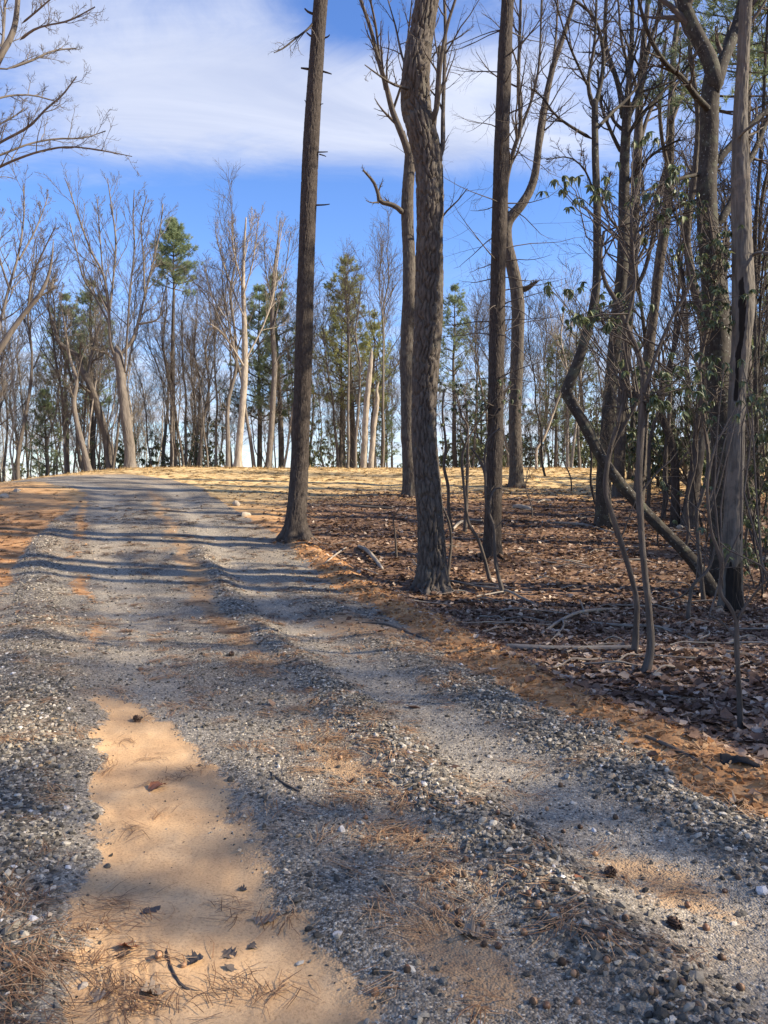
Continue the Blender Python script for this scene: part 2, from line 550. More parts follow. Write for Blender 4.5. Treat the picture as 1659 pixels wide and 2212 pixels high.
def mat_bark(name, dark, mid, light, scale=22.0, stretch=0.22, bstr=0.6, bdist=0.012, blotch=None, fleck=0.0):
    m, t = new_mat(name)
    bk = t.attr('bark', 'Vector')
    mp = t.n('ShaderNodeMapping', Vector=bk, Scale=(1.0, 1.0, stretch)).outputs[0]
    nz = t.noise(mp, scale, 5.0, 0.65, 0.4)
    vo = t.n('ShaderNodeTexVoronoi', dict(feature='DISTANCE_TO_EDGE'), Scale=scale * 1.1)
    t.t.links.new(t.n('ShaderNodeVectorMath', dict(operation='ADD'), i0=mp, i1=t.n('ShaderNodeVectorMath', dict(operation='SCALE'), i0=t.noise(mp, scale * 0.7, 2.0, 0.5, 0.0, 1), Scale=0.05).outputs[0]).outputs[0], vo.inputs['Vector'])
    col = t.ramp(nz, [(0.25, dark), (0.5, mid), (0.75, light)])
    if blotch is not None:
        bn = t.noise(bk, 5.0, 4.0, 0.6)
        col = t.mix(t.math('MULTIPLY', t.sstep(bn, 0.52, 0.68), 0.75), col, blotch)
    if fleck:
        fn = t.noise(bk, 34.0, 3.0, 0.5)
        col = t.mix(t.math('MULTIPLY', t.sstep(fn, 0.64, 0.72), fleck), col, (0.42, 0.43, 0.38))
    if name == 'weathered_dead_wood':
        col = t.mix(t.sstep(t.math('ADD', t.attr('char'), t.math('MULTIPLY', t.math('SUBTRACT', nz, 0.5), 0.8)), 0.35, 0.65), col, (0.022, 0.018, 0.015))
    hh = t.math('ADD', t.math('MULTIPLY', t.sstep(vo.outputs['Distance'], 0.0, 0.22), 0.7), t.math('MULTIPLY', nz, 0.6))
    bp = t.n('ShaderNodeBump', Strength=bstr, Distance=bdist, Height=hh)
    finish(t, col, 0.9, bp.outputs[0], 0.2)
    return m


def mat_attr_ramp(name, stops, rough=0.7, spec=0.3, use_obj=False, trans=None, nscale=60.0, namt=0.35):
    m, t = new_mat(name)
    f = t.n('ShaderNodeObjectInfo').outputs['Random'] if use_obj else t.attr('rnd')
    col = t.ramp(f, stops)
    pos = t.n('ShaderNodeTexCoord').outputs['Object']
    nz = t.noise(pos, nscale, 4.0, 0.6)
    col = t.mix(namt, col, t.ramp(nz, [(0.3, (0.45, 0.45, 0.45)), (0.7, (1.35, 1.35, 1.35))]), 'MULTIPLY')
    bp = t.n('ShaderNodeBump', Strength=0.3, Distance=0.004, Height=nz)
    finish(t, col, rough, bp.outputs[0], spec, trans)
    return m


STONE_STOPS = [(0.0, (0.046, 0.041, 0.033)), (0.3, (0.096, 0.086, 0.069)), (0.55, (0.168, 0.149, 0.119)), (0.74, (0.26, 0.23, 0.182)), (0.86, (0.40, 0.35, 0.265)), (0.94, (0.58, 0.52, 0.42)), (0.965, (0.36, 0.24, 0.12)), (1.0, (0.60, 0.58, 0.55))]
LEAF_STOPS = [(0.0, (0.095, 0.054, 0.036)), (0.3, (0.18, 0.108, 0.071)), (0.6, (0.29, 0.19, 0.127)), (0.85, (0.43, 0.315, 0.22)), (1.0, (0.60, 0.485, 0.37))]
M_GROUND = mat_ground()
M_STONE = mat_attr_ramp('crushed_stone', STONE_STOPS, 0.85, 0.25)
M_STONE_O = mat_attr_ramp('crushed_stone_single', STONE_STOPS, 0.85, 0.25, True)
M_LEAF = mat_attr_ramp('dry_leaf', LEAF_STOPS, 0.75, 0.25, False, 0.15, 40.0)
M_LEAF_O = mat_attr_ramp('dry_leaf_single', LEAF_STOPS, 0.75, 0.25, True, 0.15, 40.0)
M_STRAW = mat_attr_ramp('dry_straw', [(0, (0.34, 0.21, 0.09)), (0.5, (0.55, 0.39, 0.18)), (1, (0.70, 0.55, 0.30))], 0.7, 0.3)
M_NEEDLE_BR = mat_attr_ramp('brown_pine_needles', [(0, (0.07, 0.036, 0.02)), (0.5, (0.17, 0.088, 0.045)), (0.85, (0.34, 0.20, 0.10)), (1, (0.60, 0.42, 0.24))], 0.7, 0.3)
M_NEEDLE_DRY = mat_attr_ramp('dry_pine_needles', [(0, (0.15, 0.07, 0.03)), (0.5, (0.33, 0.175, 0.08)), (1, (0.55, 0.36, 0.19))], 0.7, 0.3)
M_ACORN = mat_attr_ramp('acorn_shell', [(0, (0.10, 0.05, 0.025)), (0.4, (0.20, 0.10, 0.05)), (1, (0.42, 0.24, 0.12))], 0.45, 0.4, True, None, 90.0, 0.3)
M_CAP = mat_attr_ramp('acorn_cap', [(0, (0.05, 0.035, 0.025)), (1, (0.15, 0.10, 0.065))], 0.9, 0.2, True)
M_CONE = mat_attr_ramp('pine_cone', [(0, (0.06, 0.037, 0.026)), (1, (0.13, 0.082, 0.055))], 0.8, 0.3, True)
M_RHODO = mat_attr_ramp('rhododendron_leaf', [(0, (0.045, 0.065, 0.03)), (0.5, (0.095, 0.125, 0.055)), (0.85, (0.16, 0.195, 0.085)), (1.0, (0.28, 0.30, 0.13))], 0.5, 0.4, False, 0.22)
M_RHODO_O = mat_attr_ramp('rhododendron_leaf_single', [(0, (0.045, 0.065, 0.03)), (0.5, (0.095, 0.125, 0.055)), (0.85, (0.16, 0.195, 0.085)), (1.0, (0.28, 0.30, 0.13))], 0.5, 0.4, True, 0.22)
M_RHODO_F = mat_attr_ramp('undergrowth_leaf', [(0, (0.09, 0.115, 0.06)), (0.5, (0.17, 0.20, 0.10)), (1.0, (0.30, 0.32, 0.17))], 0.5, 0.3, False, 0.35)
M_PINE = mat_attr_ramp('pine_needles', [(0, (0.14, 0.19, 0.105)), (0.5, (0.26, 0.32, 0.175)), (1, (0.38, 0.44, 0.24))], 0.6, 0.3, False, 0.45, 20.0)
M_PINE_Y = mat_attr_ramp('pine_needles_yellowish', [(0, (0.20, 0.24, 0.10)), (0.5, (0.37, 0.39, 0.155)), (1, (0.52, 0.51, 0.23))], 0.6, 0.3, False, 0.45, 20.0)
M_OAK = mat_bark('oak_bark', (0.038, 0.031, 0.026), (0.085, 0.072, 0.06), (0.145, 0.125, 0.104), 26.0, 0.25, 0.5, 0.008, (0.11, 0.103, 0.086))
M_PINEB = mat_bark('pine_bark', (0.026, 0.021, 0.018), (0.056, 0.046, 0.039), (0.105, 0.088, 0.074), 40.0, 0.22, 0.7, 0.010)
M_GREY = mat_bark('smooth_grey_bark', (0.024, 0.02, 0.017), (0.045, 0.039, 0.032), (0.08, 0.07, 0.058), 18.0, 0.5, 0.35, 0.006, (0.085, 0.088, 0.06), 0.55)
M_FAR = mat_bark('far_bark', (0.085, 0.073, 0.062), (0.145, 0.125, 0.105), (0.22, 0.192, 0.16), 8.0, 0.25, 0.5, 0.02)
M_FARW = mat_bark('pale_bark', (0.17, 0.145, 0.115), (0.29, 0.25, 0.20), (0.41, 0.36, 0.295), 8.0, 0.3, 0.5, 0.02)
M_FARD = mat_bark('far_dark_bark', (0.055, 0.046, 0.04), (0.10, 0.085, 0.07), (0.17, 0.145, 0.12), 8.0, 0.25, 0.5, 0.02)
M_TWIG = mat_bark('twig_bark', (0.05, 0.041, 0.035), (0.09, 0.075, 0.063), (0.14, 0.12, 0.10), 30.0, 0.3, 0.2, 0.004)
M_LAUREL = mat_bark('laurel_stem_bark', (0.05, 0.04, 0.033), (0.088, 0.073, 0.06), (0.15, 0.127, 0.106), 34.0, 0.15, 0.5, 0.005)
M_DEAD = mat_bark('weathered_dead_wood', (0.055, 0.049, 0.042), (0.12, 0.107, 0.09), (0.215, 0.193, 0.162), 24.0, 0.10, 0.6, 0.010, (0.20, 0.165, 0.13))
M_LOG = mat_bark('fallen_wood', (0.12, 0.098, 0.078), (0.22, 0.185, 0.15), (0.34, 0.295, 0.24), 26.0, 0.15, 0.5, 0.006, (0.24, 0.25, 0.20))
M_CHAR = mat_bark('charred_hollow', (0.008, 0.007, 0.006), (0.014, 0.011, 0.009), (0.035, 0.02, 0.012), 24.0, 0.1, 0.5, 0.008)


def plain(name, col, rough=0.8, spec=0.3, nscale=30.0, namt=0.4):
    m, t = new_mat(name)
    pos = t.n('ShaderNodeTexCoord').outputs['Object']
    nz = t.noise(pos, nscale, 4.0, 0.6)
    c = t.mix(namt, col, t.ramp(nz, [(0.3, (0.5, 0.5, 0.5)), (0.7, (1.3, 1.3, 1.3))]), 'MULTIPLY')
    bp = t.n('ShaderNodeBump', Strength=0.3, Distance=0.005, Height=nz)
    finish(t, c, rough, bp.outputs[0], spec)
    return m


M_ROCK = plain('pale_rock', (0.36, 0.31, 0.24), 0.9, 0.2, 12.0)
M_FABRIC = plain('black_woven_fabric', (0.028, 0.027, 0.027), 0.95, 0.1, 200.0)
M_WHITE = plain('white_board', (0.78, 0.77, 0.73), 0.6, 0.3, 10.0, 0.15)

# ------------------------------------------------------------------ the ground, split into driveway, forest floor and clearing
ang_f = np.arange(-44, 44.01, 0.22)
ang_b = np.concatenate([np.arange(46, 180, 4.0), np.arange(180, 314, 4.0)])
ANG = np.radians(np.concatenate([ang_f, ang_b]))
RAD = np.concatenate([np.geomspace(0.7, 44, 410), np.geomspace(45, 420, 34)])
ga, gr = np.meshgrid(ANG, RAD)
GX, GY = (np.sin(ga) * gr).ravel(), (np.cos(ga) * gr).ravel()
gm = masks(GX, GY)
GZ = height(GX, GY, gm)
nA_, nR_ = len(ANG), len(RAD)
ii, jj = np.meshgrid(np.arange(nR_ - 1), np.arange(nA_), indexing='ij')
j2 = (jj + 1) % nA_
GF = np.stack([ii * nA_ + jj, ii * nA_ + j2, (ii + 1) * nA_ + j2, (ii + 1) * nA_ + jj], -1).reshape(-1, 4)[:, ::-1]
fx, fy = GX[GF].mean(1), GY[GF].mean(1)
fm_g, fm_l = gm['gravel'][GF].mean(1), gm['litter'][GF].mean(1)
cls = np.where(fm_g > 0.5, 1, np.where(fm_l > 0.5, 2, 0))
GV = np.stack([GX, GY, GZ], 1)
GAT = {k: gm[k] for k in ('gravel', 'litter', 'sand', 'dirt', 'windrow', 'straw', 'track')}
STRUCT = {}
for c, nm in ((0, 'ground'), (1, 'gravel_driveway'), (2, 'forest_floor')):
    F = GF[cls == c]
    used = np.unique(F)
    rm = np.full(len(GV), -1); rm[used] = np.arange(len(used))
    V, FF = GV[used], rm[F]
    at_ = {k: a[used] for k, a in GAT.items()}
    if c == 1:      # close the small disc at the camera's feet
        ring = rm[np.arange(nA_)]
        if (ring >= 0).all():
            V = np.vstack([V, [[0, 0, height(np.array([0.]), np.array([0.]))[0]]]])
            at_ = {k: np.append(a, 0.0 if k != 'gravel' else 1.0) for k, a in at_.items()}
            tri = np.stack([ring, np.full(nA_, len(V) - 1), np.roll(ring, -1)], 1)
            FF = [FF, tri]
    o = obj(nm, mesh(nm, V, FF, at_, True), M_GROUND, kind='structure')
    STRUCT[nm] = o


# ------------------------------------------------------------------ trunks with real bark relief
def trunk_geo(pts, sides=20, dr=0.06, style='smooth', amp=0.012, cell=(0.05, 0.17), seed=0, flare=0.0, hollow=None):
    pts = np.asarray(pts, float)
    L = np.linalg.norm(np.diff(pts[:, :3], axis=0), axis=1).sum()
    n = max(6, int(L / dr))
    C = spline(pts, n)
    P, R = C[None, :, :3], np.maximum(C[:, 3], 0.004)
    T, Nn, B = frames(P)
    th = np.linspace(0, 2 * np.pi, sides, endpoint=False)
    s = np.concatenate([[0], np.cumsum(np.linalg.norm(np.diff(C[:, :3], axis=0), axis=1))])
    TH, S = np.meshgrid(th, s)
    RR = np.repeat(R[:, None], sides, 1)
    g = rng(seed)
    lob = g.uniform(0, 6.28)
    RR = RR * (1 + 0.05 * (vnoise(S * 1.7 + 5, np.cos(TH) * 1.3 + np.sin(TH) * 0.7 + 9, seed) - 0.5) * 2)
    if flare:
        RR = RR * (1 + flare * np.exp(-np.maximum(S - 0.12, 0) / 0.2) * (1 + 0.55 * np.cos(5 * TH + lob) + 0.25 * np.cos(3 * TH)))
    disp = np.zeros_like(RR)
    if style in ('oak', 'pine', 'dead'):
        rm = float(np.mean(R[: max(3, int(len(R) * 0.7))]))
        nc = max(6, int(round(2 * np.pi * rm / cell[0])))
        a = TH / (2 * np.pi) * nc + 0.55 * (vnoise(S * 6, TH * 0 + 3.3, seed + 1) - 0.5) * 2
        b = S / cell[1]
        a = a + 0.35 * (vnoise(a * 0.9 + 31, b * 2.2, seed + 4) - 0.5)
        ia, ib = np.floor(a), np.floor(b)
        f1 = np.full(a.shape, 9.0); f2 = np.full(a.shape, 9.0)
        for da in (-1, 0, 1):
            for db in (-1, 0, 1):
                ca, cb = ia + da, ib + db
                cm = np.mod(ca, nc)
                qa = ca + 0.15 + 0.7 * _hash(cm, cb, seed + 2); qb = cb + 0.1 + 0.8 * _hash(cm, cb, seed + 3)
                d = np.abs(a - qa) * 1.15 + np.abs(b - qb) * 0.75
                m_ = d < f1
                f2 = np.where(m_, f1, np.minimum(f2, d)); f1 = np.where(m_, d, f1)
        ridge = sst(f2 - f1, 0.0, 0.24)
        disp = amp * (ridge - 0.6) + amp * 0.5 * (fbm(a * 2.3, b * 5, seed + 6, 3) - 0.5)
    else:
        disp = amp * (fbm(np.cos(TH) * 2.2 + 7 + S * 0.6, S * 4 + np.sin(TH) * 2.2, seed + 6, 4) - 0.5) * 2
    hol = np.zeros_like(RR)
    if hollow:
        for (s0, s1, t0, tw, dep) in hollow:
            dth = np.abs((TH - t0 + np.pi) % (2 * np.pi) - np.pi)
            e = (fbm(S * 5, TH * 2, seed + 8, 3) - 0.5) * 0.5
            mk = sst(tw - dth + e, 0, 0.18) * sst(S, s0, s0 + 0.1) * (1 - sst(S + e * 0.4, s1 - 0.12, s1))
            hol = np.maximum(hol, mk); disp = disp - dep * mk
    r = RR + disp
    c, sn = np.cos(TH), np.sin(TH)
    V = P[0][:, None, :] + (Nn[0][:, None, :] * c[..., None] + B[0][:, None, :] * sn[..., None]) * r[..., None]
    bk = np.stack([R[:, None] * c, R[:, None] * sn, S + seed * 1.7], -1)
    k = np.arange(n - 1)[:, None] * sides; j = np.arange(sides)[None, :]; jn = (j + 1) % sides
    F = np.stack([k + j, k + jn, k + jn + sides, k + j + sides], -1).reshape(-1, 4)
    return V.reshape(-1, 3), F, bk.reshape(-1, 3), hol.ravel()


def px_poly(pts, d0, d1=None, wscale=1.0):
    d1 = d0 if d1 is None else d1
    k = len(pts)
    out = []
    for i, p in enumerate(pts):
        d = d0 + (d1 - d0) * i / max(1, k - 1)
        q = at(p[0], p[1], d)
        out.append([q[0], q[1], q[2], max(0.003, p[2] * 0.5 / F_ * d * wscale)])
    return np.array(out)


def batch(polys, K=10):
    C = [spline(p, K) for p in polys]
    return np.stack([c[:, :3] for c in C]), np.stack([c[:, 3] for c in C])


def make_tree(name, label, cat, trunk, mat, style='smooth', sides=24, dr=0.05, amp=0.01, cell=(0.05, 0.17), flare=0.35, seed=1,
              limbs=(), twig=(6, 5, 3), tl=((0.25, 0.6), (0.25, 0.6), (0.3, 0.6)), tang=(25, 60), up=0.06, group=None, d=None, top=None,
              hollow=None, tmat=None, wob=0.13, auto=0, auto_z=(0.5, 0.98), auto_len=(0.12, 0.3), twr=0.0038, sink=0.12, lmat=None, lw=1.0):
    """trunk and limbs in sketch pixels (x, y, width); top: extra world points (dx, height, radius) above the frame"""
    g = rng(seed)
    if d is None:
        base = ground_at(trunk[0][0], trunk[0][1]); d = base[1]
    P = px_poly(trunk, d)
    base = P[0, :3].copy()
    base[2] = float(height(P[:1, 0], P[:1, 1])[0])
    P[0, 2] = base[2] - sink
    if len(P) > 3:
        P[2:, 1] += np.cumsum(g.normal(0, 0.05, len(P) - 2))
    if top:
        last = P[-1]
        ex = [[last[0] + a, last[1] + b, last[2] + c, r] for a, b, c, r in top]
        P = np.vstack([P, ex])
    else:
        dv = P[-1, :3] - P[-2, :3]; dv /= np.linalg.norm(dv)
        P = np.vstack([P, [np.r_[P[-1, :3] + dv * P[-1, 3] * 1.2, P[-1, 3] * 0.55], np.r_[P[-1, :3] + dv * P[-1, 3] * 1.9, 0.004]]])
    t = thing(name, label, cat, base, group)
    V, F, bk, hol = trunk_geo(P, sides, dr, style, amp, cell, seed, flare, hollow)
    me = mesh('trunk', V - base, F, {'bark': bk, 'char': hol}, True)
    to = obj('trunk', me, mat, t)
    polys = []
    for lb in limbs:
        pts, dd = (lb[0], lb[1]) if isinstance(lb, tuple) and isinstance(lb[0], list) else (lb, g.uniform(-0.9, 0.9))
        q = px_poly(pts, d, d + dd, lw)
        polys.append(q.copy())
        dv = q[1, :3] - q[0, :3]; dv /= np.linalg.norm(dv)
        q = np.vstack([[np.r_[q[0, :3] - dv * q[0, 3] * 0.9, 0.004]], [np.r_[q[0, :3] - dv * q[0, 3] * 0.5, q[0, 3] * 0.75]], q])
        nseg = max(8, int(np.linalg.norm(q[-1, :3] - q[0, :3]) / 0.12))
        Vb, Fb, bb, _ = trunk_geo(q, 9, np.linalg.norm(q[-1, :3] - q[0, :3]) / nseg, 'smooth', 0.004, seed=seed + len(polys))
        obj('branch', mesh('branch', Vb - base, Fb, {'bark': bb}, True), lmat or tmat or mat, to)
    tw = []
    if auto:
        C = spline(P, 30)
        n0 = auto
        A, Ar = spawn(C[None, :, :3], C[None, :, 3], n0, auto_z, (30, 62), auto_len, 0.42, 10, 0.10, 0.07, g, rmin=0.006)
        for i in range(len(A)):
            Vb, Fb, bb = tubes(A[i:i + 1], Ar[i:i + 1], 7)
            obj('branch', mesh('branch', Vb - base, Fb, {'bark': bb}, True), lmat or tmat or mat, to)
        pa, ra = (A, Ar)
    else:
        pa, ra = np.zeros((0, 10, 3)), np.zeros((0, 10))
    if polys:
        a, b = batch(polys)
        pa = np.concatenate([pa, a]); ra = np.concatenate([ra, b])
    lev = [(5, 6), (3, 5), (3, 3)]
    for i, n in enumerate(twig):
        if n and len(pa):
            pa, ra = spawn(pa, ra, n, (0.2, 0.98), tang, tl[i], 0.55, lev[i][1], wob, up, g, rmin=twr)
            tw.append(tubes(pa, ra, lev[i][0]))
    if tw:
        V, F, bk = join(tw)
        obj('twigs', mesh('twigs', V - base, F, {'bark': bk}, True), tmat or M_TWIG, t, kind='stuff')
    return t, P, base


def dead_whorls(t, P, base, zr, n, ln, seed, mat, droop=-0.01, sub=(5, 4), rr=0.012):
    """bare dead side branches round a pine trunk; each a part of the tree"""
    g = rng(seed)
    C = spline(P, 60)
    sel = [c for c in C if zr[0] < c[2] < zr[1]]
    subs = []
    for i in range(n):
        c = sel[g.integers(len(sel))]
        a = g.uniform(0, 2 * np.pi)
        L = g.uniform(*ln)
        dv = np.array([math.cos(a), math.sin(a), g.uniform(-0.12, 0.45)])
        pts = [np.r_[c[:3] + dv * 0.6 * c[3], rr * g.uniform(0.8, 1.5)]]
        for k in range(1, 7):
            dv = dv + g.normal(0, 0.10, 3) + np.array([0, 0, droop + 0.03 * (k - 3)])
            dv /= np.linalg.norm(dv)
            pts.append(np.r_[pts[-1][:3] + dv * L / 6, rr * (1 - k / 7.5)])
        pts = np.array(pts)
        V, F, bk = tubes(pts[None, :, :3], pts[None, :, 3], 6)
        obj('dead_branch', mesh('dead_branch', V - base, F, {'bark': bk}, True), mat, t)
        subs.append(pts)
    if sub[0]:
        pa = np.stack([s[:, :3] for s in subs]); ra = np.stack([s[:, 3] for s in subs])
        tw = []
        for i, nn in enumerate(sub):
            pa, ra = spawn(pa, ra, nn, (0.25, 0.98), (35, 80), (0.25, 0.65), 0.55, 5, 0.16, -0.01, g, rmin=0.0016)
            tw.append(tubes(pa, ra, 3))
        V, F, bk = join(tw)
        obj('twigs', mesh('twigs', V - base, F, {'bark': bk}, True), M_TWIG, t, kind='stuff')


def needle_tufts(P, g, n_need, ln, wd, spread=0.9, dirs=None):
    """P (N,3) tuft centres -> thin triangles"""
    N = len(P)
    D = g.normal(size=(N, n_need, 3))
    if dirs is not None:
        D = D * spread + dirs[:, None, :] * 0.9
    D[..., 2] += 0.15
    D /= np.linalg.norm(D, axis=2, keepdims=True)
    s = np.cross(D, g.normal(size=D.shape)); s /= np.linalg.norm(s, axis=2, keepdims=True)
    L = ln * g.uniform(0.6, 1.2, (N, n_need, 1))
    b = P[:, None, :] + g.normal(0, 0.02, (N, n_need, 3))
    V = np.stack([b - s * wd * 0.5, b + s * wd * 0.5, b + D * L], 2).reshape(-1, 3)
    F = np.arange(len(V)).reshape(-1, 3)
    rnd = np.repeat(np.clip(np.repeat(g.random(N), n_need) * 0.7 + g.random(N * n_need) * 0.3, 0, 1), 3)
    return V, F, rnd


def pine_data(h, r0, cb, cr, seed, nwh=16, dens=1.0, ln=0.19, wd=0.026, shape=0.6):
    """white pine: straight trunk, whorls of level branches, needle tufts. returns trunk mesh, branch mesh, foliage mesh"""
    g = rng(seed)
    k = 9
    z = np.linspace(-0.2, h, k)
    wx = np.cumsum(g.normal(0, 0.04, k)); wy = np.cumsum(g.normal(0, 0.04, k))
    P = np.stack([wx - wx[0], wy - wy[0], z, r0 * (1 - 0.93 * np.clip(z / h, 0, 1) ** 1.1)], 1)
    V, F, bk, _ = trunk_geo(P, 9, h / 22, 'smooth', 0.01, seed=seed, flare=0.25)
    tm = mesh('trunk', V, F, {'bark': bk}, True)
    br, rad = [], []
    for i in range(nwh):
        f = (i + g.uniform(0, 0.6)) / nwh
        zz = h * (cb + (1 - cb) * f)
        nb = g.integers(3, 6)
        a0 = g.uniform(0, 6.28)
        for b in range(nb):
            a = a0 + b * 6.28 / nb + g.uniform(-0.4, 0.4)
            L = cr * (1 - f) ** shape * g.uniform(0.55, 1.15) * (0.55 + 0.45 * min(1, f * 4 + 0.3))
            if L < 0.15:
                L = 0.2
            cx, cy = np.interp(zz, z, P[:, 0]), np.interp(zz, z, P[:, 1])
            dv = np.array([math.cos(a), math.sin(a), g.uniform(0.0, 0.4) + 0.5 * f])
            pts = [np.array([cx, cy, zz])]
            for q in range(5):
                dv = dv + g.normal(0, 0.08, 3) + np.array([0, 0, 0.05])
                dv /= np.linalg.norm(dv)
                pts.append(pts[-1] + dv * L / 5)
            br.append(pts); rad.append(np.linspace(0.028, 0.006, 6) * (0.4 + L / cr))
    br = np.array(br); rad = np.array(rad)
    sb, sr = spawn(br, rad, 6, (0.3, 1.0), (30, 60), (0.25, 0.5), 0.5, 4, 0.12, 0.05, g, rmin=0.004)
    V, F, bk = join([tubes(br, rad, 4), tubes(sb, sr, 3)])
    bm = mesh('limbs', V, F, {'bark': bk}, True)
    C = []
    for t_ in np.linspace(0.45, 1, 3):
        C.append(br[:, int(t_ * 5)])
    for t_ in (1, 2, 3):
        C.append(sb[:, t_])
    C = np.concatenate(C)
    C = C[g.random(len(C)) < dens]
    C = C + g.normal(0, 0.06, C.shape)
    ax = C - np.stack([np.interp(C[:, 2], z, P[:, 0]), np.interp(C[:, 2], z, P[:, 1]), C[:, 2] - 0.35], 1)
    ax /= np.linalg.norm(ax, axis=1, keepdims=True) + 1e-9
    V, F, rnd = needle_tufts(C, g, 22, ln, wd * 0.72, 0.85, ax)
    fm = mesh('foliage', V, F, {'rnd': rnd})
    return tm, bm, fm


def place_pine(data, name, label, cat, loc, sc, rz, mat_f, mat_b, group):
    t = thing(name, label, cat, loc, group)
    t.scale = (sc, sc, sc); t.rotation_euler = (0, 0, rz)
    for nm, me, mt in (('trunk', data[0], mat_b), ('branches', data[1], mat_b), ('foliage', data[2], mat_f)):
        o = bpy.data.objects.new(nm, me)
        COL.objects.link(o); o.parent = t
        if not me.materials:
            me.materials.append(mt)
        if nm != 'trunk':
            o['kind'] = 'stuff'
        if mt is not me.materials[0]:
            o.material_slots[0].link = 'OBJECT'; o.material_slots[0].material = mt
    return t


def bare_data(h, r0, seed, fork=0.45, nl=5, spread=(14, 32), twig=(5, 4), lean=0.05):
    g = rng(seed)
    k = 8
    z = np.linspace(-0.25, h * 0.9, k)
    w1 = np.cumsum(g.normal(0, lean, k)) * h / 10; w2 = np.cumsum(g.normal(0, lean, k)) * h / 10
    P = np.stack([w1 - w1[0], w2 - w2[0], z, r0 * (1 - 0.9 * np.clip(z / h, 0, 1) ** 0.9)], 1)
    P[:, 3] *= 0.78
    V, F, bk, _ = trunk_geo(P, 8, h / 26, 'smooth', 0.012, seed=seed, flare=0.3)
    tm = mesh('trunk', V, F, {'bark': bk}, True)
    C = spline(P, 24)
    tw = []
    pa, ra = spawn(C[None, :, :3], C[None, :, 3], nl * 2 + 2, (fork, 0.97), spread, (0.25, 0.5), 0.55, 9, 0.10, 0.05, g, rmin=0.012)
    tw.append(tubes(pa, ra, 5))
    lo, lr_ = spawn(C[None, :, :3], C[None, :, 3], 4, (0.15, fork), (50, 85), (0.05, 0.16), 0.25, 6, 0.15, 0.02, g, rmin=0.006)
    tw.append(tubes(lo, lr_, 3))
    pb, rb = spawn(pa, ra, twig[0] + 3, (0.12, 0.98), (20, 50), (0.25, 0.6), 0.5, 6, 0.12, 0.06, g, rmin=0.009)
    tw.append(tubes(pb, rb, 3))
    pc, rc = spawn(pb, rb, twig[1] + 3, (0.15, 1.0), (20, 55), (0.35, 0.75), 0.6, 4, 0.13, 0.05, g, rmin=0.006)
    tw.append(tubes(pc, rc, 3))
    V, F, bk = join(tw)
    return tm, mesh('crown', V, F, {'bark': bk}, True)


def place_bare(data, name, label, cat, loc, sc, rz, mat, group, tilt=(0, 0)):
    t = thing(name, label, cat, loc, group)
    t.scale = (sc, sc, sc); t.rotation_euler = (tilt[0], tilt[1], rz)
    for nm, me in (('trunk', data[0]), ('crown', data[1])):
        o = bpy.data.objects.new(nm, me)
        COL.objects.link(o); o.parent = t
        if not me.materials:
            me.materials.append(mat)
        if mat is not me.materials[0]:
            o.material_slots[0].link = 'OBJECT'; o.material_slots[0].material = mat
        if nm == 'crown':
            o['kind'] = 'stuff'
    return t


# ------------------------------------------------------------------ rhododendron leaves
def leaf_proto(name, L, Wd, fold, droop, mat):
    n = 6
    t = np.linspace(0, 1, n)
    x = t * L
    zc = -droop * t ** 2 * L
    wd = Wd * np.sin(np.pi * np.clip(t, 0.02, 0.985) ** 0.85)
    V = []
    for i in range(n):
        V += [[x[i], -wd[i] / 2, zc[i] + fold * wd[i]], [x[i], 0, zc[i]], [x[i], wd[i] / 2, zc[i] + fold * wd[i]]]
    F = []
    for i in range(n - 1):
        a = i * 3
        F += [[a, a + 3, a + 4, a + 1], [a + 1, a + 4, a + 5, a + 2]]
    me = mesh(name, np.array(V), np.array(F), None, True)
    me.materials.append(mat)
    return me


RH = [leaf_proto('leaf', L, Wd, fo, dr, M_RHODO_O) for L, Wd, fo, dr in ((0.15, 0.055, 0.25, 0.35), (0.13, 0.05, 0.10, 0.2), (0.17, 0.06, 0.35, 0.5))]
_RHV = []
for me_ in RH:
    v = np.empty(len(me_.vertices) * 3, np.float32); me_.vertices.foreach_get('co', v)
    f = np.empty(len(me_.polygons) * 4, np.int32); me_.loops.foreach_get('vertex_index', f)
    _RHV.append((v.reshape(-1, 3), f.reshape(-1, 4)))


def rot_zyx(yaw, pitch, roll):
    cz, sz, cy, sy, cx, sx = np.cos(yaw), np.sin(yaw), np.cos(pitch), np.sin(pitch), np.cos(roll), np.sin(roll)
    return np.stack([np.stack([cz * cy, cz * sy * sx - sz * cx, cz * sy * cx + sz * sx], -1),
                     np.stack([sz * cy, sz * sy * sx + cz * cx, sz * sy * cx - cz * sx], -1),
                     np.stack([-sy, cy * sx, cy * cx], -1)], -2)


def whorl_leaves(C, g, per=7, size=1.0):
    """orientations of the leaves round each twig end"""
    N = len(C)
    yaw = (g.uniform(0, 6.28, N)[:, None] + np.arange(per)[None] * 6.28 / per + g.normal(0, 0.3, (N, per))).ravel()
    pit = np.clip(g.normal(0.75, 0.35, N * per), -0.2, 1.4)
    rol = g.normal(0, 0.4, N * per)
    pos = np.repeat(C, per, 0)
    sc = size * g.uniform(0.65, 1.15, N * per)
    return pos, yaw, pit, rol, sc


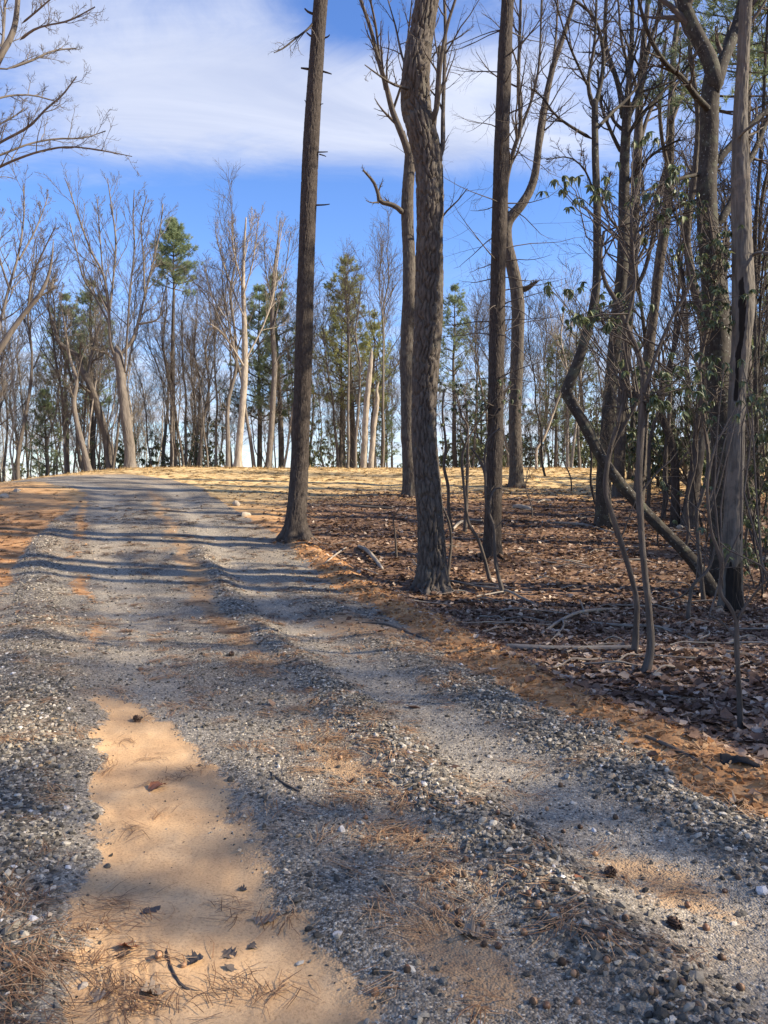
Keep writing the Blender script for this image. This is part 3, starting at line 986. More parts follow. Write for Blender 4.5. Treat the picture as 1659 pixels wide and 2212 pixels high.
def leaf_mesh(name, pos, yaw, pit, rol, sc, g):
    Vs, Fs, Rs, o = [], [], [], 0
    which = g.integers(0, 3, len(pos))
    M = rot_zyx(yaw, pit, rol)
    for k in range(3):
        s = which == k
        if not s.any():
            continue
        v, f = _RHV[k]
        V = np.einsum('nij,vj->nvi', M[s], v) * sc[s][:, None, None] + pos[s][:, None, :]
        F = f[None] + (np.arange(s.sum()) * len(v))[:, None, None]
        Vs.append(V.reshape(-1, 3)); Fs.append(F.reshape(-1, 4) + o); o += V.shape[0] * len(v)
        Rs.append(np.repeat(g.random(s.sum()), len(v)))
    return mesh(name, np.concatenate(Vs), np.concatenate(Fs), {'rnd': np.concatenate(Rs)}, True)


LEAF_BUDGET = [290]


def rhodo_px(name, label, stems, anchors, seed, group=None, single=60, d=None, w=1.0, mat=None, per=7, lsize=1.0, extra_twigs=True):
    """stems: sketch polylines from the ground; anchors: (cx, cy, rx, ry, n whorls, depth offset)"""
    g = rng(seed)
    if d is None:
        d = ground_at(stems[0][0][0], stems[0][0][1])[1]
    P0 = px_poly(stems[0], d)
    base = P0[0, :3].copy(); base[2] = float(height(P0[:1, 0], P0[:1, 1])[0])
    t = thing(name, label, 'shrub' if 'shrub' in label else 'sapling', base, group)
    polys = []
    for i, s in enumerate(stems):
        q = px_poly(s, d, d + g.uniform(-0.3, 0.3), w)
        if i == 0:
            q[0, 2] = base[2] - 0.05
        polys.append(q)
        V, F, bk, _ = trunk_geo(q, 10, 0.035, 'smooth', 0.0065, seed=seed + i, flare=0.25 if i == 0 else 0)
        obj('stem', mesh('stem', V - base, F, {'bark': bk}, True), mat or M_LAUREL, t)
    allp = np.concatenate([spline(q, 30)[:, :3] for q in polys])
    C, conn = [], []
    for (cx, cy, rx, ry, n, dd) in anchors:
        for k in range(int(n * 1.25)):
            a, r = g.uniform(0, 6.28), math.sqrt(g.random())
            c = at(cx + rx * r * math.cos(a), cy + ry * r * math.sin(a), d + dd + g.normal(0, 0.25))
            C.append(c)
            near = allp[np.argsort(np.linalg.norm(allp - c, axis=1))[:22]]
            p = near[g.integers(len(near))]
            m1 = p * 0.6 + c * 0.4 + g.normal(0, 0.05, 3) + np.array([0, 0, -0.04]); m2 = p * 0.25 + c * 0.75 + g.normal(0, 0.04, 3)
            conn.append(np.stack([p, m1, m2, c]))
    tw = []
    if conn:
        cp = np.stack(conn)
        cr = np.linspace(0.008, 0.003, 4)[None].repeat(len(cp), 0)
        tw.append(tubes(cp, cr, 4))
        q, r = spawn(cp, cr, 2, (0.4, 0.95), (25, 60), (0.2, 0.5), 0.6, 4, 0.15, 0.05, g, rmin=0.0018)
        tw.append(tubes(q, r, 3))
        C = np.array(C + list(q[g.random(len(q)) < 0.35][:, -1]))
    if extra_twigs:
        pb, rb = batch(polys)
        q, r = spawn(pb, rb, 7, (0.35, 1.0), (35, 75), (0.06, 0.22), 0.4, 6, 0.18, 0.04, g, rmin=0.0025)
        q2, r2 = spawn(q, r, 4, (0.3, 1.0), (30, 70), (0.3, 0.6), 0.55, 4, 0.18, 0.03, g, rmin=0.0016)
        tw += [tubes(q, r, 4), tubes(q2, r2, 3)]
    if tw:
        V, F, bk = join(tw)
        obj('twigs', mesh('twigs', V - base, F, {'bark': bk}, True), M_TWIG, t, kind='stuff')
    if len(C):
        pos, yaw, pit, rol, sc = whorl_leaves(C, g, per, lsize * 0.50)
        n1 = min(single, len(pos), LEAF_BUDGET[0])
        LEAF_BUDGET[0] -= n1
        order = g.permutation(len(pos))
        for i in order[:n1]:
            o = bpy.data.objects.new('leaf', RH[g.integers(3)])
            COL.objects.link(o); o.parent = t
            o.location = tuple(pos[i] - base); o.rotation_euler = (rol[i], pit[i], yaw[i]); o.scale = (sc[i],) * 3
        rest = order[n1:]
        if len(rest):
            obj('foliage', leaf_mesh('foliage', pos[rest] - base, yaw[rest], pit[rest], rol[rest], sc[rest], g), M_RHODO, t, kind='stuff')
    return t


def thicket_data(h, w_, seed, ns=7, nwh=170, size=1.0):
    """a bushy evergreen thicket: crooked stems and whorled leaves"""
    g = rng(seed)
    st, sr = [], []
    for i in range(ns):
        a = g.uniform(0, 6.28)
        dv = np.array([math.cos(a) * 0.5, math.sin(a) * 0.5, 1.0])
        p = [np.array([math.cos(a) * 0.15, math.sin(a) * 0.15, -0.1])]
        L = h * g.uniform(0.7, 1.1)
        for k in range(8):
            dv = dv + g.normal(0, 0.25, 3) + np.array([0, 0, 0.05]); dv /= np.linalg.norm(dv)
            p.append(p[-1] + dv * L / 8)
        st.append(p); sr.append(np.linspace(0.028, 0.008, 9))
    st, sr = np.array(st), np.array(sr)
    b, br = spawn(st, sr, 8, (0.25, 1), (30, 70), (0.25, 0.5), 0.5, 6, 0.18, 0.03, g, rmin=0.004)
    c, cr = spawn(b, br, 4, (0.4, 1), (30, 60), (0.3, 0.5), 0.6, 4, 0.18, 0.03, g, rmin=0.003)
    s = w_ / max(0.3, np.percentile(np.linalg.norm(c[:, -1, :2], axis=1), 90))
    for A in (st, b, c):
        A[..., 0] *= s; A[..., 1] *= s
    V, F, bk = join([tubes(st, sr, 6), tubes(b, br, 4), tubes(c, cr, 3)])
    sm = mesh('stems', V, F, {'bark': bk}, True)
    C = c[:, -1]
    C = C[g.permutation(len(C))[:nwh]]
    pos, yaw, pit, rol, sc = whorl_leaves(C, g, 7, size)
    return sm, leaf_mesh('foliage', pos, yaw, pit, rol, sc, g)


def place_thicket(data, name, label, loc, sc, rz, group, far=False):
    t = thing(name, label, 'shrub', loc, group)
    t.scale = (sc, sc, sc); t.rotation_euler = (0, 0, rz)
    for nm, me, mt in (('stems', data[0], M_TWIG), ('foliage', data[1], M_RHODO)):
        o = bpy.data.objects.new(nm, me); COL.objects.link(o); o.parent = t; o['kind'] = 'stuff'
        if not me.materials:
            me.materials.append(mt)
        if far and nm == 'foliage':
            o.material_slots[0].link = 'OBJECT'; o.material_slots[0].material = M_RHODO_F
    return t


# ------------------------------------------------------------------ the near trees
A_, PA, bA = make_tree('pine_tree', 'tall straight dark pine trunk standing alone at the edge of the driveway', 'tree',
    [(640, 1162, 44), (641, 1110, 42), (646, 1000, 38.5), (655, 800, 36.5), (662, 560, 34.5), (673, 300, 32.5), (688, 80, 29), (694, 0, 28)],
    M_PINEB, 'pine', 84, 0.036, 0.013, (0.045, 0.2), 0.55, 3, top=[(0.15, 0, 2.0, 0.11), (0.3, 0.1, 5.5, 0.03)])
STUBS = [(690, 440, 712, 441, 4), (676, 325, 708, 328, 4), (668, 332, 655, 336, 4), (682, 215, 660, 222, 4), (684, 148, 650, 147, 7), (698, 150, 716, 160, 5),
         (672, 28, 658, 18, 6), (704, 80, 712, 75, 4), (678, 80, 662, 70, 5), (668, 224, 658, 216, 3), (688, 222, 698, 224, 3), (696, 330, 704, 338, 3)]
dA = PA[1, 1]
for (x0, y0, x1, y1, wd) in STUBS:
    q = px_poly([(x0 + (6 if x1 < x0 else -6), y0 + 3, wd), ((x0 + x1) / 2, (y0 + y1) / 2 + 2, wd * 0.8), (x1, y1, wd * 0.5)], dA - 0.05, dA - 0.12)
    V, F, bk, _ = trunk_geo(q, 7, 0.04, 'smooth', 0.003, seed=int(x0))
    obj('branch_stub', mesh('branch_stub', V - bA, F, {'bark': bk}, True), M_PINEB, [c for c in A_.children if c.name.startswith('trunk')][0])
q = px_poly([(690, 30, 7), (668, 60, 5), (640, 82, 4), (612, 104, 3.2), (592, 114, 2)], dA, dA - 0.8)
V, F, bk, _ = trunk_geo(q, 7, 0.06, 'smooth', 0.003, seed=77)
obj('dead_branch', mesh('dead_branch', V - bA, F, {'bark': bk}, True), M_PINEB, A_)
pb, rb = batch([q])
gq = rng(5)
s1, r1 = spawn(pb, rb, 9, (0.2, 1), (30, 75), (0.2, 0.5), 0.5, 5, 0.14, -0.08, gq, rmin=0.002)
s2, r2 = spawn(s1, r1, 4, (0.2, 1), (25, 60), (0.3, 0.6), 0.6, 4, 0.14, -0.05, gq, rmin=0.0015)
V, F, bk = join([tubes(s1, r1, 3), tubes(s2, r2, 3)])
obj('twigs', mesh('twigs', V - bA, F, {'bark': bk}, True), M_TWIG, A_, kind='stuff')

B_, PB, bB = make_tree('oak_tree', 'thick oak trunk with deeply ridged plated bark in the middle foreground', 'tree',
    [(937, 1277, 62), (934, 1215, 57), (928, 1100, 53), (917, 950, 50), (918, 850, 52), (925, 700, 58), (928, 560, 55), (930, 430, 54), (926, 340, 55),
     (911, 270, 58), (900, 215, 60), (900, 150, 55), (910, 70, 49), (922, 0, 45)],
    M_OAK, 'oak', 116, 0.026, 0.040, (0.060, 0.25), 0.45, 11, top=[(0.2, 0.1, 1.2, 0.13), (0.3, 0, 4, 0.05)],
    limbs=[[(944, 345, 14), (956, 320, 11), (957, 250, 9), (960, 150, 8), (962, 60, 7), (958, -40, 5)],
           [(930, 270, 16), (945, 225, 11), (950, 150, 9), (965, 60, 7), (990, -20, 5)],
           [(893, 195, 8), (868, 188, 6), (845, 180, 5), (815, 160, 4), (788, 140, 2)],
           [(886, 170, 6), (868, 120, 5), (855, 60, 4), (838, 0, 3)]],
    twig=(5, 3, 2), tl=((0.2, 0.5), (0.25, 0.6), (0.3, 0.6)), tmat=M_TWIG, lmat=M_OAK, auto=5, auto_z=(0.88, 0.98), up=0.03)

C_, PC, bC = make_tree('oak_tree', 'slimmer forked oak with a kinked broken side branch, behind the thick ridged oak', 'tree',
    [(886, 1073, 30), (884, 1020, 27), (880, 900, 26), (879, 750, 28), (884, 640, 28), (883, 540, 25), (880, 450, 25), (884, 370, 23), (888, 322, 22)],
    M_OAK, 'oak', 64, 0.045, 0.022, (0.05, 0.22), 0.25, 21,
    limbs=[([(886, 340, 18), (872, 300, 15), (848, 240, 13), (835, 190, 11), (815, 120, 9), (800, 60, 8), (775, -10, 6)], -1.0),
           ([(888, 340, 18), (897, 310, 16), (905, 260, 13), (915, 150, 10), (930, 0, 8)], 0.8),
           ([(872, 462, 12), (856, 447, 11), (838, 440, 10), (820, 435, 9.5), (817, 420, 8), (808, 395, 7), (796, 380, 6), (784, 367, 4)], -0.6),
           ([(890, 650, 16), (900, 580, 14), (912, 500, 13), (925, 400, 11), (940, 250, 9), (950, 100, 7)], 0.7),
           ([(833, 195, 7), (822, 140, 6), (812, 60, 5), (800, 0, 4)], -1.4),
           ([(848, 240, 6), (870, 170, 5), (880, 90, 4), (890, 0, 3)], -1.2)],
    twig=(8, 5, 2), tl=((0.15, 0.45), (0.25, 0.6), (0.3, 0.6)), tang=(18, 45), tmat=M_TWIG, lmat=M_OAK)

D_, PD, bD = make_tree('pine_tree', 'dark straight pine trunk with many bare dead side branches, right of the ridged oak', 'tree',
    [(1063, 1207, 38), (1064, 1140, 36), (1068, 1000, 34), (1072, 800, 33), (1076, 600, 32), (1081, 400, 31), (1086, 250, 30), (1092, 100, 28), (1098, 0, 26)],
    M_PINEB, 'pine', 64, 0.04, 0.011, (0.045, 0.18), 0.30, 31, top=[(0.1, 0, 2, 0.1), (0.2, 0.1, 5, 0.03)])
dead_whorls(D_, PD, bD, (4.2, 10.5), 42, (0.7, 2.1), 41, M_TWIG, 0.0, (5, 4), 0.011)
dead_whorls(D_, PD, bD, (2.2, 5.0), 10, (0.5, 1.5), 42, M_TWIG, -0.02, (4, 3), 0.010)

E_, PE, bE = make_tree('oak_tree', 'crooked oak with a broken pale branch stub, behind the dark straight pine', 'tree',
    [(1116, 1052, 30), (1114, 980, 27), (1112, 900, 26), (1117, 750, 27), (1117, 640, 27), (1105, 570, 25), (1094, 520, 24), (1097, 480, 22), (1125, 445, 19),
     (1145, 410, 17), (1157, 366, 15), (1168, 270, 13), (1190, 160, 11), (1213, 90, 9), (1240, 0, 7)],
    M_OAK, 'oak', 60, 0.045, 0.02, (0.05, 0.22), 0.25, 51, top=[(0.2, 0, 1.5, 0.02)],
    limbs=[([(1096, 500, 12), (1092, 410, 11), (1108, 331, 10), (1124, 272, 9), (1120, 175, 8), (1125, 0, 6)], -1.0),
           ([(1124, 280, 7), (1150, 210, 6), (1165, 130, 5), (1170, 0, 4)], -0.5),
           ([(1157, 366, 8), (1172, 290, 7), (1185, 200, 6), (1200, 90, 5), (1205, 0, 4)], 1.0),
           ([(1128, 626, 13), (1140, 622, 11), (1150, 615, 9), (1160, 608, 3)], -0.2)],
    twig=(12, 6, 3), tl=((0.15, 0.45), (0.25, 0.6), (0.3, 0.6)), tang=(18, 50), tmat=M_TWIG, lmat=M_OAK)

F1_, PF, bF = make_tree('bare_tree', 'smooth grey tree with mossy flared foot, its crown fanning into upright limbs', 'tree',
    [(1305, 1140, 36), (1304, 1090, 32), (1304, 1020, 31), (1311, 911, 29), (1320, 814, 27), (1330, 697, 26), (1339, 580, 25), (1343, 486, 24), (1346, 350, 21), (1350, 240, 18)],
    M_GREY, 'smooth', 28, 0.05, 0.008, flare=0.35, seed=61,
    limbs=[[(1346, 255, 12), (1338, 195, 11), (1324, 147, 10), (1310, 105, 9), (1307, 52, 8), (1310, -30, 6)],
           [(1350, 250, 14), (1359, 175, 12), (1364, 105, 10), (1366, 0, 8), (1368, -60, 6)],
           [(1354, 260, 13), (1387, 181, 11), (1394, 133, 10), (1405, 87, 9), (1422, 35, 7), (1432, -30, 6)],
           [(1350, 300, 9), (1385, 250, 8), (1430, 200, 7), (1480, 150, 5), (1520, 90, 4)],
           [(1342, 330, 8), (1318, 280, 7), (1300, 230, 6), (1290, 150, 4)],
           [(1338, 600, 9), (1360, 540, 8), (1400, 500, 7), (1450, 470, 5), (1500, 455, 3)],
           [(1343, 420, 8), (1375, 370, 7), (1415, 330, 6), (1470, 300, 4)],
           [(1340, 500, 6), (1310, 460, 5), (1285, 400, 4)]],
    twig=(11, 6, 3), tl=((0.25, 0.65), (0.25, 0.6), (0.3, 0.6)), tang=(18, 50), tmat=M_GREY, auto=4, auto_z=(0.9, 0.99))

F2_, _, _ = make_tree('bare_tree', 'straight bare tree with flaky pinkish grey bark just behind the smooth grey one', 'tree',
    [(1335, 1072, 24), (1340, 950, 23), (1349, 800, 23), (1356, 697, 22), (1363, 580, 23), (1371, 463, 21), (1378, 330, 19), (1383, 230, 16), (1392, 100, 12), (1400, 0, 9)],
    M_OAK, 'oak', 36, 0.035, 0.010, (0.06, 0.15), 0.2, 71, top=[(0.1, 0, 2, 0.03)],
    limbs=[[(1360, 640, 9), (1390, 590, 9), (1412, 500, 8), (1420, 420, 7), (1445, 330, 6), (1460, 200, 4)],
           [(1368, 470, 8), (1400, 430, 7), (1440, 400, 6), (1500, 370, 4)],
           [(1378, 330, 9), (1400, 250, 8), (1440, 170, 6), (1470, 60, 5)],
           [(1380, 260, 8), (1372, 180, 7), (1345, 100, 6), (1335, 0, 4)]],
    twig=(10, 6, 3), tl=((0.25, 0.6), (0.25, 0.6), (0.3, 0.6)), tmat=M_TWIG, lmat=M_OAK)

F3_, _, _ = make_tree('bare_tree', 'third slender dark tree of the row right of the smooth grey trunk, leaning right', 'tree',
    [(1378, 1085, 25), (1384, 1015, 23), (1396, 814, 20), (1412, 697, 19), (1424, 580, 20), (1441, 463, 21), (1450, 350, 18), (1453, 240, 15), (1462, 100, 11), (1475, 0, 8)],
    M_OAK, 'oak', 32, 0.04, 0.010, (0.06, 0.15), 0.2, 81, top=[(0.1, 0, 2, 0.03)],
    limbs=[[(1440, 470, 9), (1480, 430, 8), (1520, 400, 6), (1560, 350, 4)],
           [(1448, 380, 9), (1430, 300, 8), (1425, 200, 7), (1440, 80, 5)],
           [(1452, 260, 9), (1480, 180, 7), (1500, 60, 5)]],
    twig=(10, 6, 3), tl=((0.25, 0.6), (0.25, 0.6), (0.3, 0.6)), tmat=M_TWIG, lmat=M_OAK)

G_, PG, bG = make_tree('leaning_tree', 'leaning trunk that elbows sharply upward, growing slantwise from beside the dead snag', 'tree',
    [(1552, 1292, 30), (1530, 1258, 27), (1480, 1193, 25), (1390, 1100, 24), (1312, 1010, 24), (1262, 920, 24), (1228, 858, 24), (1226, 836, 24), (1246, 785, 22),
     (1270, 705, 20), (1284, 620, 18), (1285, 500, 17), (1284, 400, 15), (1283, 300, 14), (1283, 228, 13)],
    M_GREY, 'smooth', 26, 0.035, 0.008, flare=0.2, seed=91,
    limbs=[[(1283, 235, 10), (1270, 181, 8), (1281, 115, 7), (1286, 70, 6), (1289, -20, 5)],
           [(1284, 235, 11), (1300, 167, 9), (1303, 115, 8), (1293, 63, 7), (1275, 28, 6), (1240, 0, 4)],
           [(1279, 300, 7), (1237, 276, 6), (1199, 248, 5), (1171, 209, 4), (1143, 188, 3)],
           [(1286, 282, 8), (1324, 241, 7), (1359, 209, 6), (1411, 140, 4)],
           [(1272, 190, 6), (1237, 115, 5), (1220, 70, 4), (1199, 0, 3)],
           [(1288, 640, 8), (1300, 690, 0.1 + 7), (1320, 720, 5)],
           [(1287, 480, 5), (1305, 420, 4), (1320, 370, 3)],
           [(1283, 420, 5), (1265, 370, 4), (1230, 340, 3), (1180, 345, 2)]],
    twig=(11, 5, 3), tl=((0.25, 0.6), (0.25, 0.6), (0.3, 0.6)), tmat=M_TWIG, lmat=M_GREY)

Hd = bG[1] + 0.25
H__, PH, bH = make_tree('forked_tree', 'big dark tree with heavy forked limbs, directly left of the dead snag', 'tree',
    [(1556, 1290, 52), (1557, 1200, 47), (1556, 1100, 47), (1553, 980, 48), (1548, 850, 50), (1543, 700, 51), (1530, 570, 44), (1521, 430, 41), (1530, 346, 38), (1537, 227, 37), (1545, 160, 36)],
    M_GREY, 'smooth', 32, 0.04, 0.010, flare=0.3, seed=101, d=Hd,
    limbs=[([(1547, 190, 34), (1532, 130, 32), (1503, 72, 30), (1478, 10, 27), (1465, -60, 22), (1440, -200, 14)], 0.3),
           ([(1547, 185, 28), (1562, 130, 26), (1580, 87, 24), (1600, 20, 20), (1612, -60, 16)], 0.6),
           ([(1535, 240, 14), (1505, 210, 13), (1473, 167, 11), (1447, 147, 10), (1420, 112, 9), (1395, 58, 8), (1377, -10, 6)], -1.0),
           ([(1548, 350, 16), (1586, 307, 15), (1624, 269, 13), (1665, 232, 11), (1720, 180, 8)], 0.5),
           ([(1555, 480, 18), (1583, 430, 16), (1595, 380, 15), (1628, 330, 13), (1660, 250, 11)], 0.8),
           ([(1518, 375, 8), (1464, 387, 7), (1400, 410, 5), (1360, 440, 3)], -0.8),
           ([(1522, 430, 8), (1480, 440, 7), (1430, 470, 5), (1380, 500, 3)], 0.7),
           ([(1560, 900, 18), (1570, 800, 15), (1573, 700, 14), (1565, 600, 12), (1572, 500, 10)], 0.4)],
    twig=(11, 6, 3), tl=((0.2, 0.5), (0.25, 0.6), (0.3, 0.6)), tmat=M_TWIG, lmat=M_GREY)

I_, PI_, bI = make_tree('dead_snag', 'barkless weathered grey snag with a black charred hollow at its foot', 'snag',
    [(1580, 1325, 46), (1581, 1240, 41), (1583, 1104, 37), (1584, 973, 36), (1589, 838, 33), (1595, 740, 38), (1600, 650, 43), (1606, 486, 39), (1605, 384, 35), (1608, 240, 28), (1611, 105, 24), (1613, 0, 23)],
    M_DEAD, 'dead', 48, 0.024, 0.012, (0.05, 0.5), 0.30, 111, top=[(0.05, 0, 1.5, 0.06), (0.08, 0, 2.2, 0.02)],
    hollow=[(-1, 0.80, 1.5, 1.05, 0.035), (2.75, 4.35, 1.0, 0.42, 0.03), (1.0, 1.7, 2.2, 0.15, 0.012)],
    limbs=[([(1592, 300, 7), (1610, 282, 6), (1640, 262, 4), (1670, 255, 3)], -0.3), ([(1610, 560, 8), (1640, 545, 7), (1680, 550, 5)], -0.3)], twig=(3, 2, 0), lmat=M_DEAD)

make_tree('bare_tree', 'reddish brown slender trunk between the leaning trunk and the dark leaning tree', 'tree',
    [(1457, 1138, 20), (1459, 1082, 18), (1457, 1006, 17), (1447, 951, 17), (1431, 905, 16), (1424, 872, 14), (1432, 830, 12), (1450, 780, 10), (1470, 700, 8), (1480, 620, 7), (1470, 540, 5)],
    M_PINEB, 'pine', 28, 0.035, 0.006, (0.04, 0.12), 0.2, 121, twig=(6, 4, 2), auto=8, auto_z=(0.45, 0.98), auto_len=(0.15, 0.35), tmat=M_TWIG)
make_tree('bare_tree', 'dark furrowed trunk leaning right with a short stub, close behind the forked tree', 'tree',
    [(1485, 1140, 34), (1495, 1071, 28), (1508, 973, 26), (1515, 907, 24), (1522, 800, 21), (1520, 700, 19), (1500, 600, 17), (1490, 500, 15), (1505, 380, 13), (1515, 250, 10), (1500, 120, 8), (1490, 0, 6)],
    M_OAK, 'oak', 36, 0.03, 0.012, (0.05, 0.15), 0.3, 131,
    limbs=[[(1510, 975, 12), (1525, 962, 10), (1540, 950, 6)]], twig=(6, 4, 2), auto=6, auto_z=(0.5, 0.97), auto_len=(0.12, 0.25), tmat=M_TWIG, lmat=M_OAK)
make_tree('bare_tree', 'slim pole-like tree at the right edge beside the dead snag', 'tree',
    [(1640, 1180, 10), (1635, 950, 9), (1628, 700, 8), (1634, 500, 8), (1646, 320, 7), (1655, 100, 6), (1660, 0, 5)],
    M_GREY, 'smooth', 12, 0.08, 0.004, flare=0.2, seed=141, twig=(6, 4, 2), auto=7, auto_z=(0.4, 0.97), auto_len=(0.12, 0.25), tmat=M_TWIG)

# the tree at the left edge whose boughs reach into the sky
make_tree('bare_tree', 'bare tree at the left edge reaching long pale boughs across the sky', 'tree',
    [(-330, 1260, 34), (-300, 1000, 30), (-250, 700, 27), (-170, 480, 24), (-90, 300, 21), (-20, 190, 15), (18, 140, 13), (42, 80, 11), (52, 0, 9)],
    M_FAR, 'smooth', 20, 0.07, 0.008, flare=0.3, seed=151, d=11.5, top=[(0.1, 0, 1.2, 0.03), (0.2, 0, 2.4, 0.01)],
    limbs=[([(44, 86, 8), (70, 66, 6.5), (100, 55, 5.5), (150, 44, 4.5), (205, 15, 3)], -0.8), ([(20, 148, 8), (70, 130, 6.5), (115, 110, 5), (165, 104, 3)], 0.6),
           ([(-70, 352, 11), (0, 308, 8), (60, 275, 7), (100, 235, 6), (135, 205, 5), (165, 165, 3)], -0.5),
           ([(-100, 372, 10), (0, 335, 6.5), (60, 312, 6), (120, 300, 5), (180, 298, 4), (228, 283, 3)], 0.8),
           ([(-130, 425, 12), (0, 360, 7.5), (60, 335, 6.5), (120, 320, 5.5), (165, 318, 5), (220, 325, 4), (285, 338, 2.5)], -0.6),
           ([(-80, 300, 7), (0, 268, 5), (40, 245, 4), (52, 235, 3)], 0.2), ([(-60, 260, 8), (-10, 215, 6), (60, 205, 5), (125, 220, 3)], 0.9),
           ([(-30, 205, 12), (0, 130, 10), (8, 60, 8), (12, -20, 6)], 0.5), ([(48, 50, 6), (90, 15, 5), (130, -20, 4)], -0.3)],
    twig=(10, 6, 4), tl=((0.15, 0.42), (0.25, 0.6), (0.3, 0.6)), tang=(25, 65), tmat=M_FAR, up=0.10, twr=0.0028, lw=0.72)
# ------------------------------------------------------------------ saplings and rhododendron stems of the understorey
rhodo_px('rhododendron', 'crooked leafy rhododendron shrub stem rising in front of the leaning trunk', [
    [(1390, 1455, 17), (1405, 1405, 15), (1402, 1320, 14), (1392, 1230, 14), (1384, 1130, 14), (1380, 1020, 14), (1386, 920, 14), (1391, 830, 13), (1380, 770, 12), (1352, 700, 11), (1330, 650, 10), (1308, 610, 9), (1298, 560, 7), (1304, 500, 6)],
    [(1352, 700, 7), (1365, 650, 6), (1372, 600, 5), (1368, 550, 4), (1380, 480, 3)], [(1391, 850, 8), (1420, 760, 7), (1450, 690, 6), (1480, 640, 5), (1500, 590, 4)]],
    [(1240, 405, 60, 40, 8, 0.3), (1300, 410, 30, 25, 3, 0), (1390, 300, 30, 22, 4, 0.2), (1440, 400, 50, 55, 8, 0), (1370, 410, 30, 30, 3, 0.4), (1270, 690, 55, 28, 10, 0.2), (1480, 800, 60, 55, 12, 0.3), (1420, 860, 40, 40, 7, 0)], 201, single=70)
rhodo_px('rhododendron', 'thin forked rhododendron shrub stem crossing the smooth grey trunk', [
    [(1370, 1412, 13), (1374, 1360, 12), (1374, 1290, 11), (1350, 1200, 11), (1325, 1120, 11), (1308, 1060, 10), (1316, 980, 10), (1340, 900, 9), (1353, 830, 8), (1352, 740, 7), (1345, 680, 5)],
    [(1316, 980, 6), (1360, 900, 5), (1385, 850, 4)]],
    [(1330, 660, 50, 30, 8, 0.4), (1210, 640, 40, 40, 6, 0.3), (1380, 770, 45, 45, 7, 0.2)], 211, single=40)
rhodo_px('rhododendron', 'thin pale rhododendron shrub stem with few green leaves, nearest to the right edge', [
    [(1600, 1575, 11), (1596, 1480, 10), (1592, 1400, 10), (1591, 1345, 9), (1577, 1312, 9), (1556, 1279, 8), (1559, 1218, 8), (1546, 1176, 7), (1535, 1140, 6), (1528, 1049, 5), (1540, 980, 4)],
    [(1591, 1345, 6), (1610, 1310, 5), (1640, 1270, 4), (1670, 1240, 3)], [(1590, 1380, 5), (1560, 1345, 4), (1530, 1330, 3)]],
    [(1548, 1165, 16, 10, 2, 0), (1600, 870, 40, 50, 5, 0.2), (1585, 800, 30, 30, 3, 0.2), (1575, 1190, 12, 8, 1, 0)], 221, single=40, per=6, lsize=0.75)
rhodo_px('rhododendron', 'slanting grey rhododendron shrub stem left of the dead snag', [
    [(1486, 1340, 8), (1490, 1300, 7), (1497, 1265, 7), (1526, 1235, 6), (1541, 1198, 5), (1548, 1130, 4), (1535, 1060, 4)],
    [(1497, 1265, 4), (1470, 1290, 3), (1440, 1297, 2)]], [(1530, 1040, 25, 25, 3, 0.1), (1450, 1030, 25, 25, 3, 0.3)], 231, single=14, lsize=0.8)
rhodo_px('rhododendron', 'leafy rhododendron shrub climbing the big forked tree', [
    [(1522, 1195, 9), (1505, 1126, 8), (1515, 1078, 8), (1530, 1000, 8), (1520, 900, 8), (1512, 800, 8), (1530, 700, 7), (1545, 600, 7), (1540, 520, 6), (1530, 450, 4)],
    [(1520, 900, 6), (1560, 820, 5), (1590, 760, 4)], [(1545, 620, 5), (1560, 540, 4), (1570, 480, 3)], [(1512, 800, 5), (1470, 720, 4), (1450, 640, 3)]],
    [(1535, 600, 40, 130, 30, -0.5), (1560, 520, 35, 40, 9, -0.4), (1500, 440, 35, 30, 7, 0), (1590, 680, 30, 90, 10, -0.6), (1480, 560, 45, 45, 8, 0), (1540, 830, 50, 80, 14, -0.4), (1630, 830, 45, 60, 8, 0)], 241, single=66, d=bG[1] - 0.35)
rhodo_px('rhododendron', 'wispy rhododendron shrub whose top leaves hang before the dark pine', [
    [(1048, 1213, 6), (1034, 1169, 6), (1013, 1131, 6), (1006, 1089, 6), (998, 995, 6), (1008, 953, 5), (1010, 920, 5), (996, 895, 4), (985, 850, 3)],
    [(1008, 953, 4), (1040, 900, 4), (1070, 860, 3), (1110, 830, 2)]],
    [(1010, 870, 45, 50, 12, 0.2), (1090, 860, 45, 40, 9, 0.2), (965, 860, 25, 60, 7, 0.3)], 251, single=0)
rhodo_px('laurel', 'thin bending bare sapling in front of the dark straight pine', [
    [(1060, 1254, 7), (1048, 1213, 7), (1034, 1169, 7), (1013, 1131, 6.5), (1006, 1089, 6), (998, 995, 5.5), (1006, 960, 5)]], [], 261, d=None)
rhodo_px('laurel', 'forked pale sapling leaning across the dark straight pine', [
    [(1090, 1284, 8), (1071, 1218, 7.5), (1067, 1145, 7), (1057, 1110, 7), (1049, 1075, 6), (1048, 1028, 6), (1036, 993, 5), (1017, 967, 4)],
    [(1049, 1050, 5), (1048, 976, 5), (1057, 946, 4), (1080, 925, 3)], [(1057, 1110, 4), (1062, 1070, 4), (1075, 1055, 3), (1100, 1060, 2)]], [], 262)
rhodo_px('laurel', 'slender curved sapling just right of the ridged oak foot', [
    [(966, 1244, 6), (974, 1180, 5.5), (971, 1134, 5), (954, 1089, 4)]], [], 263)
rhodo_px('laurel', 'wavy dark sapling right of the ridged oak, reaching the evergreen leaves', [
    [(976, 1147, 8), (969, 1098, 7), (968, 1052, 7), (959, 1005, 6.5), (963, 962, 6), (956, 892, 5), (960, 840, 4)]], [], 264)
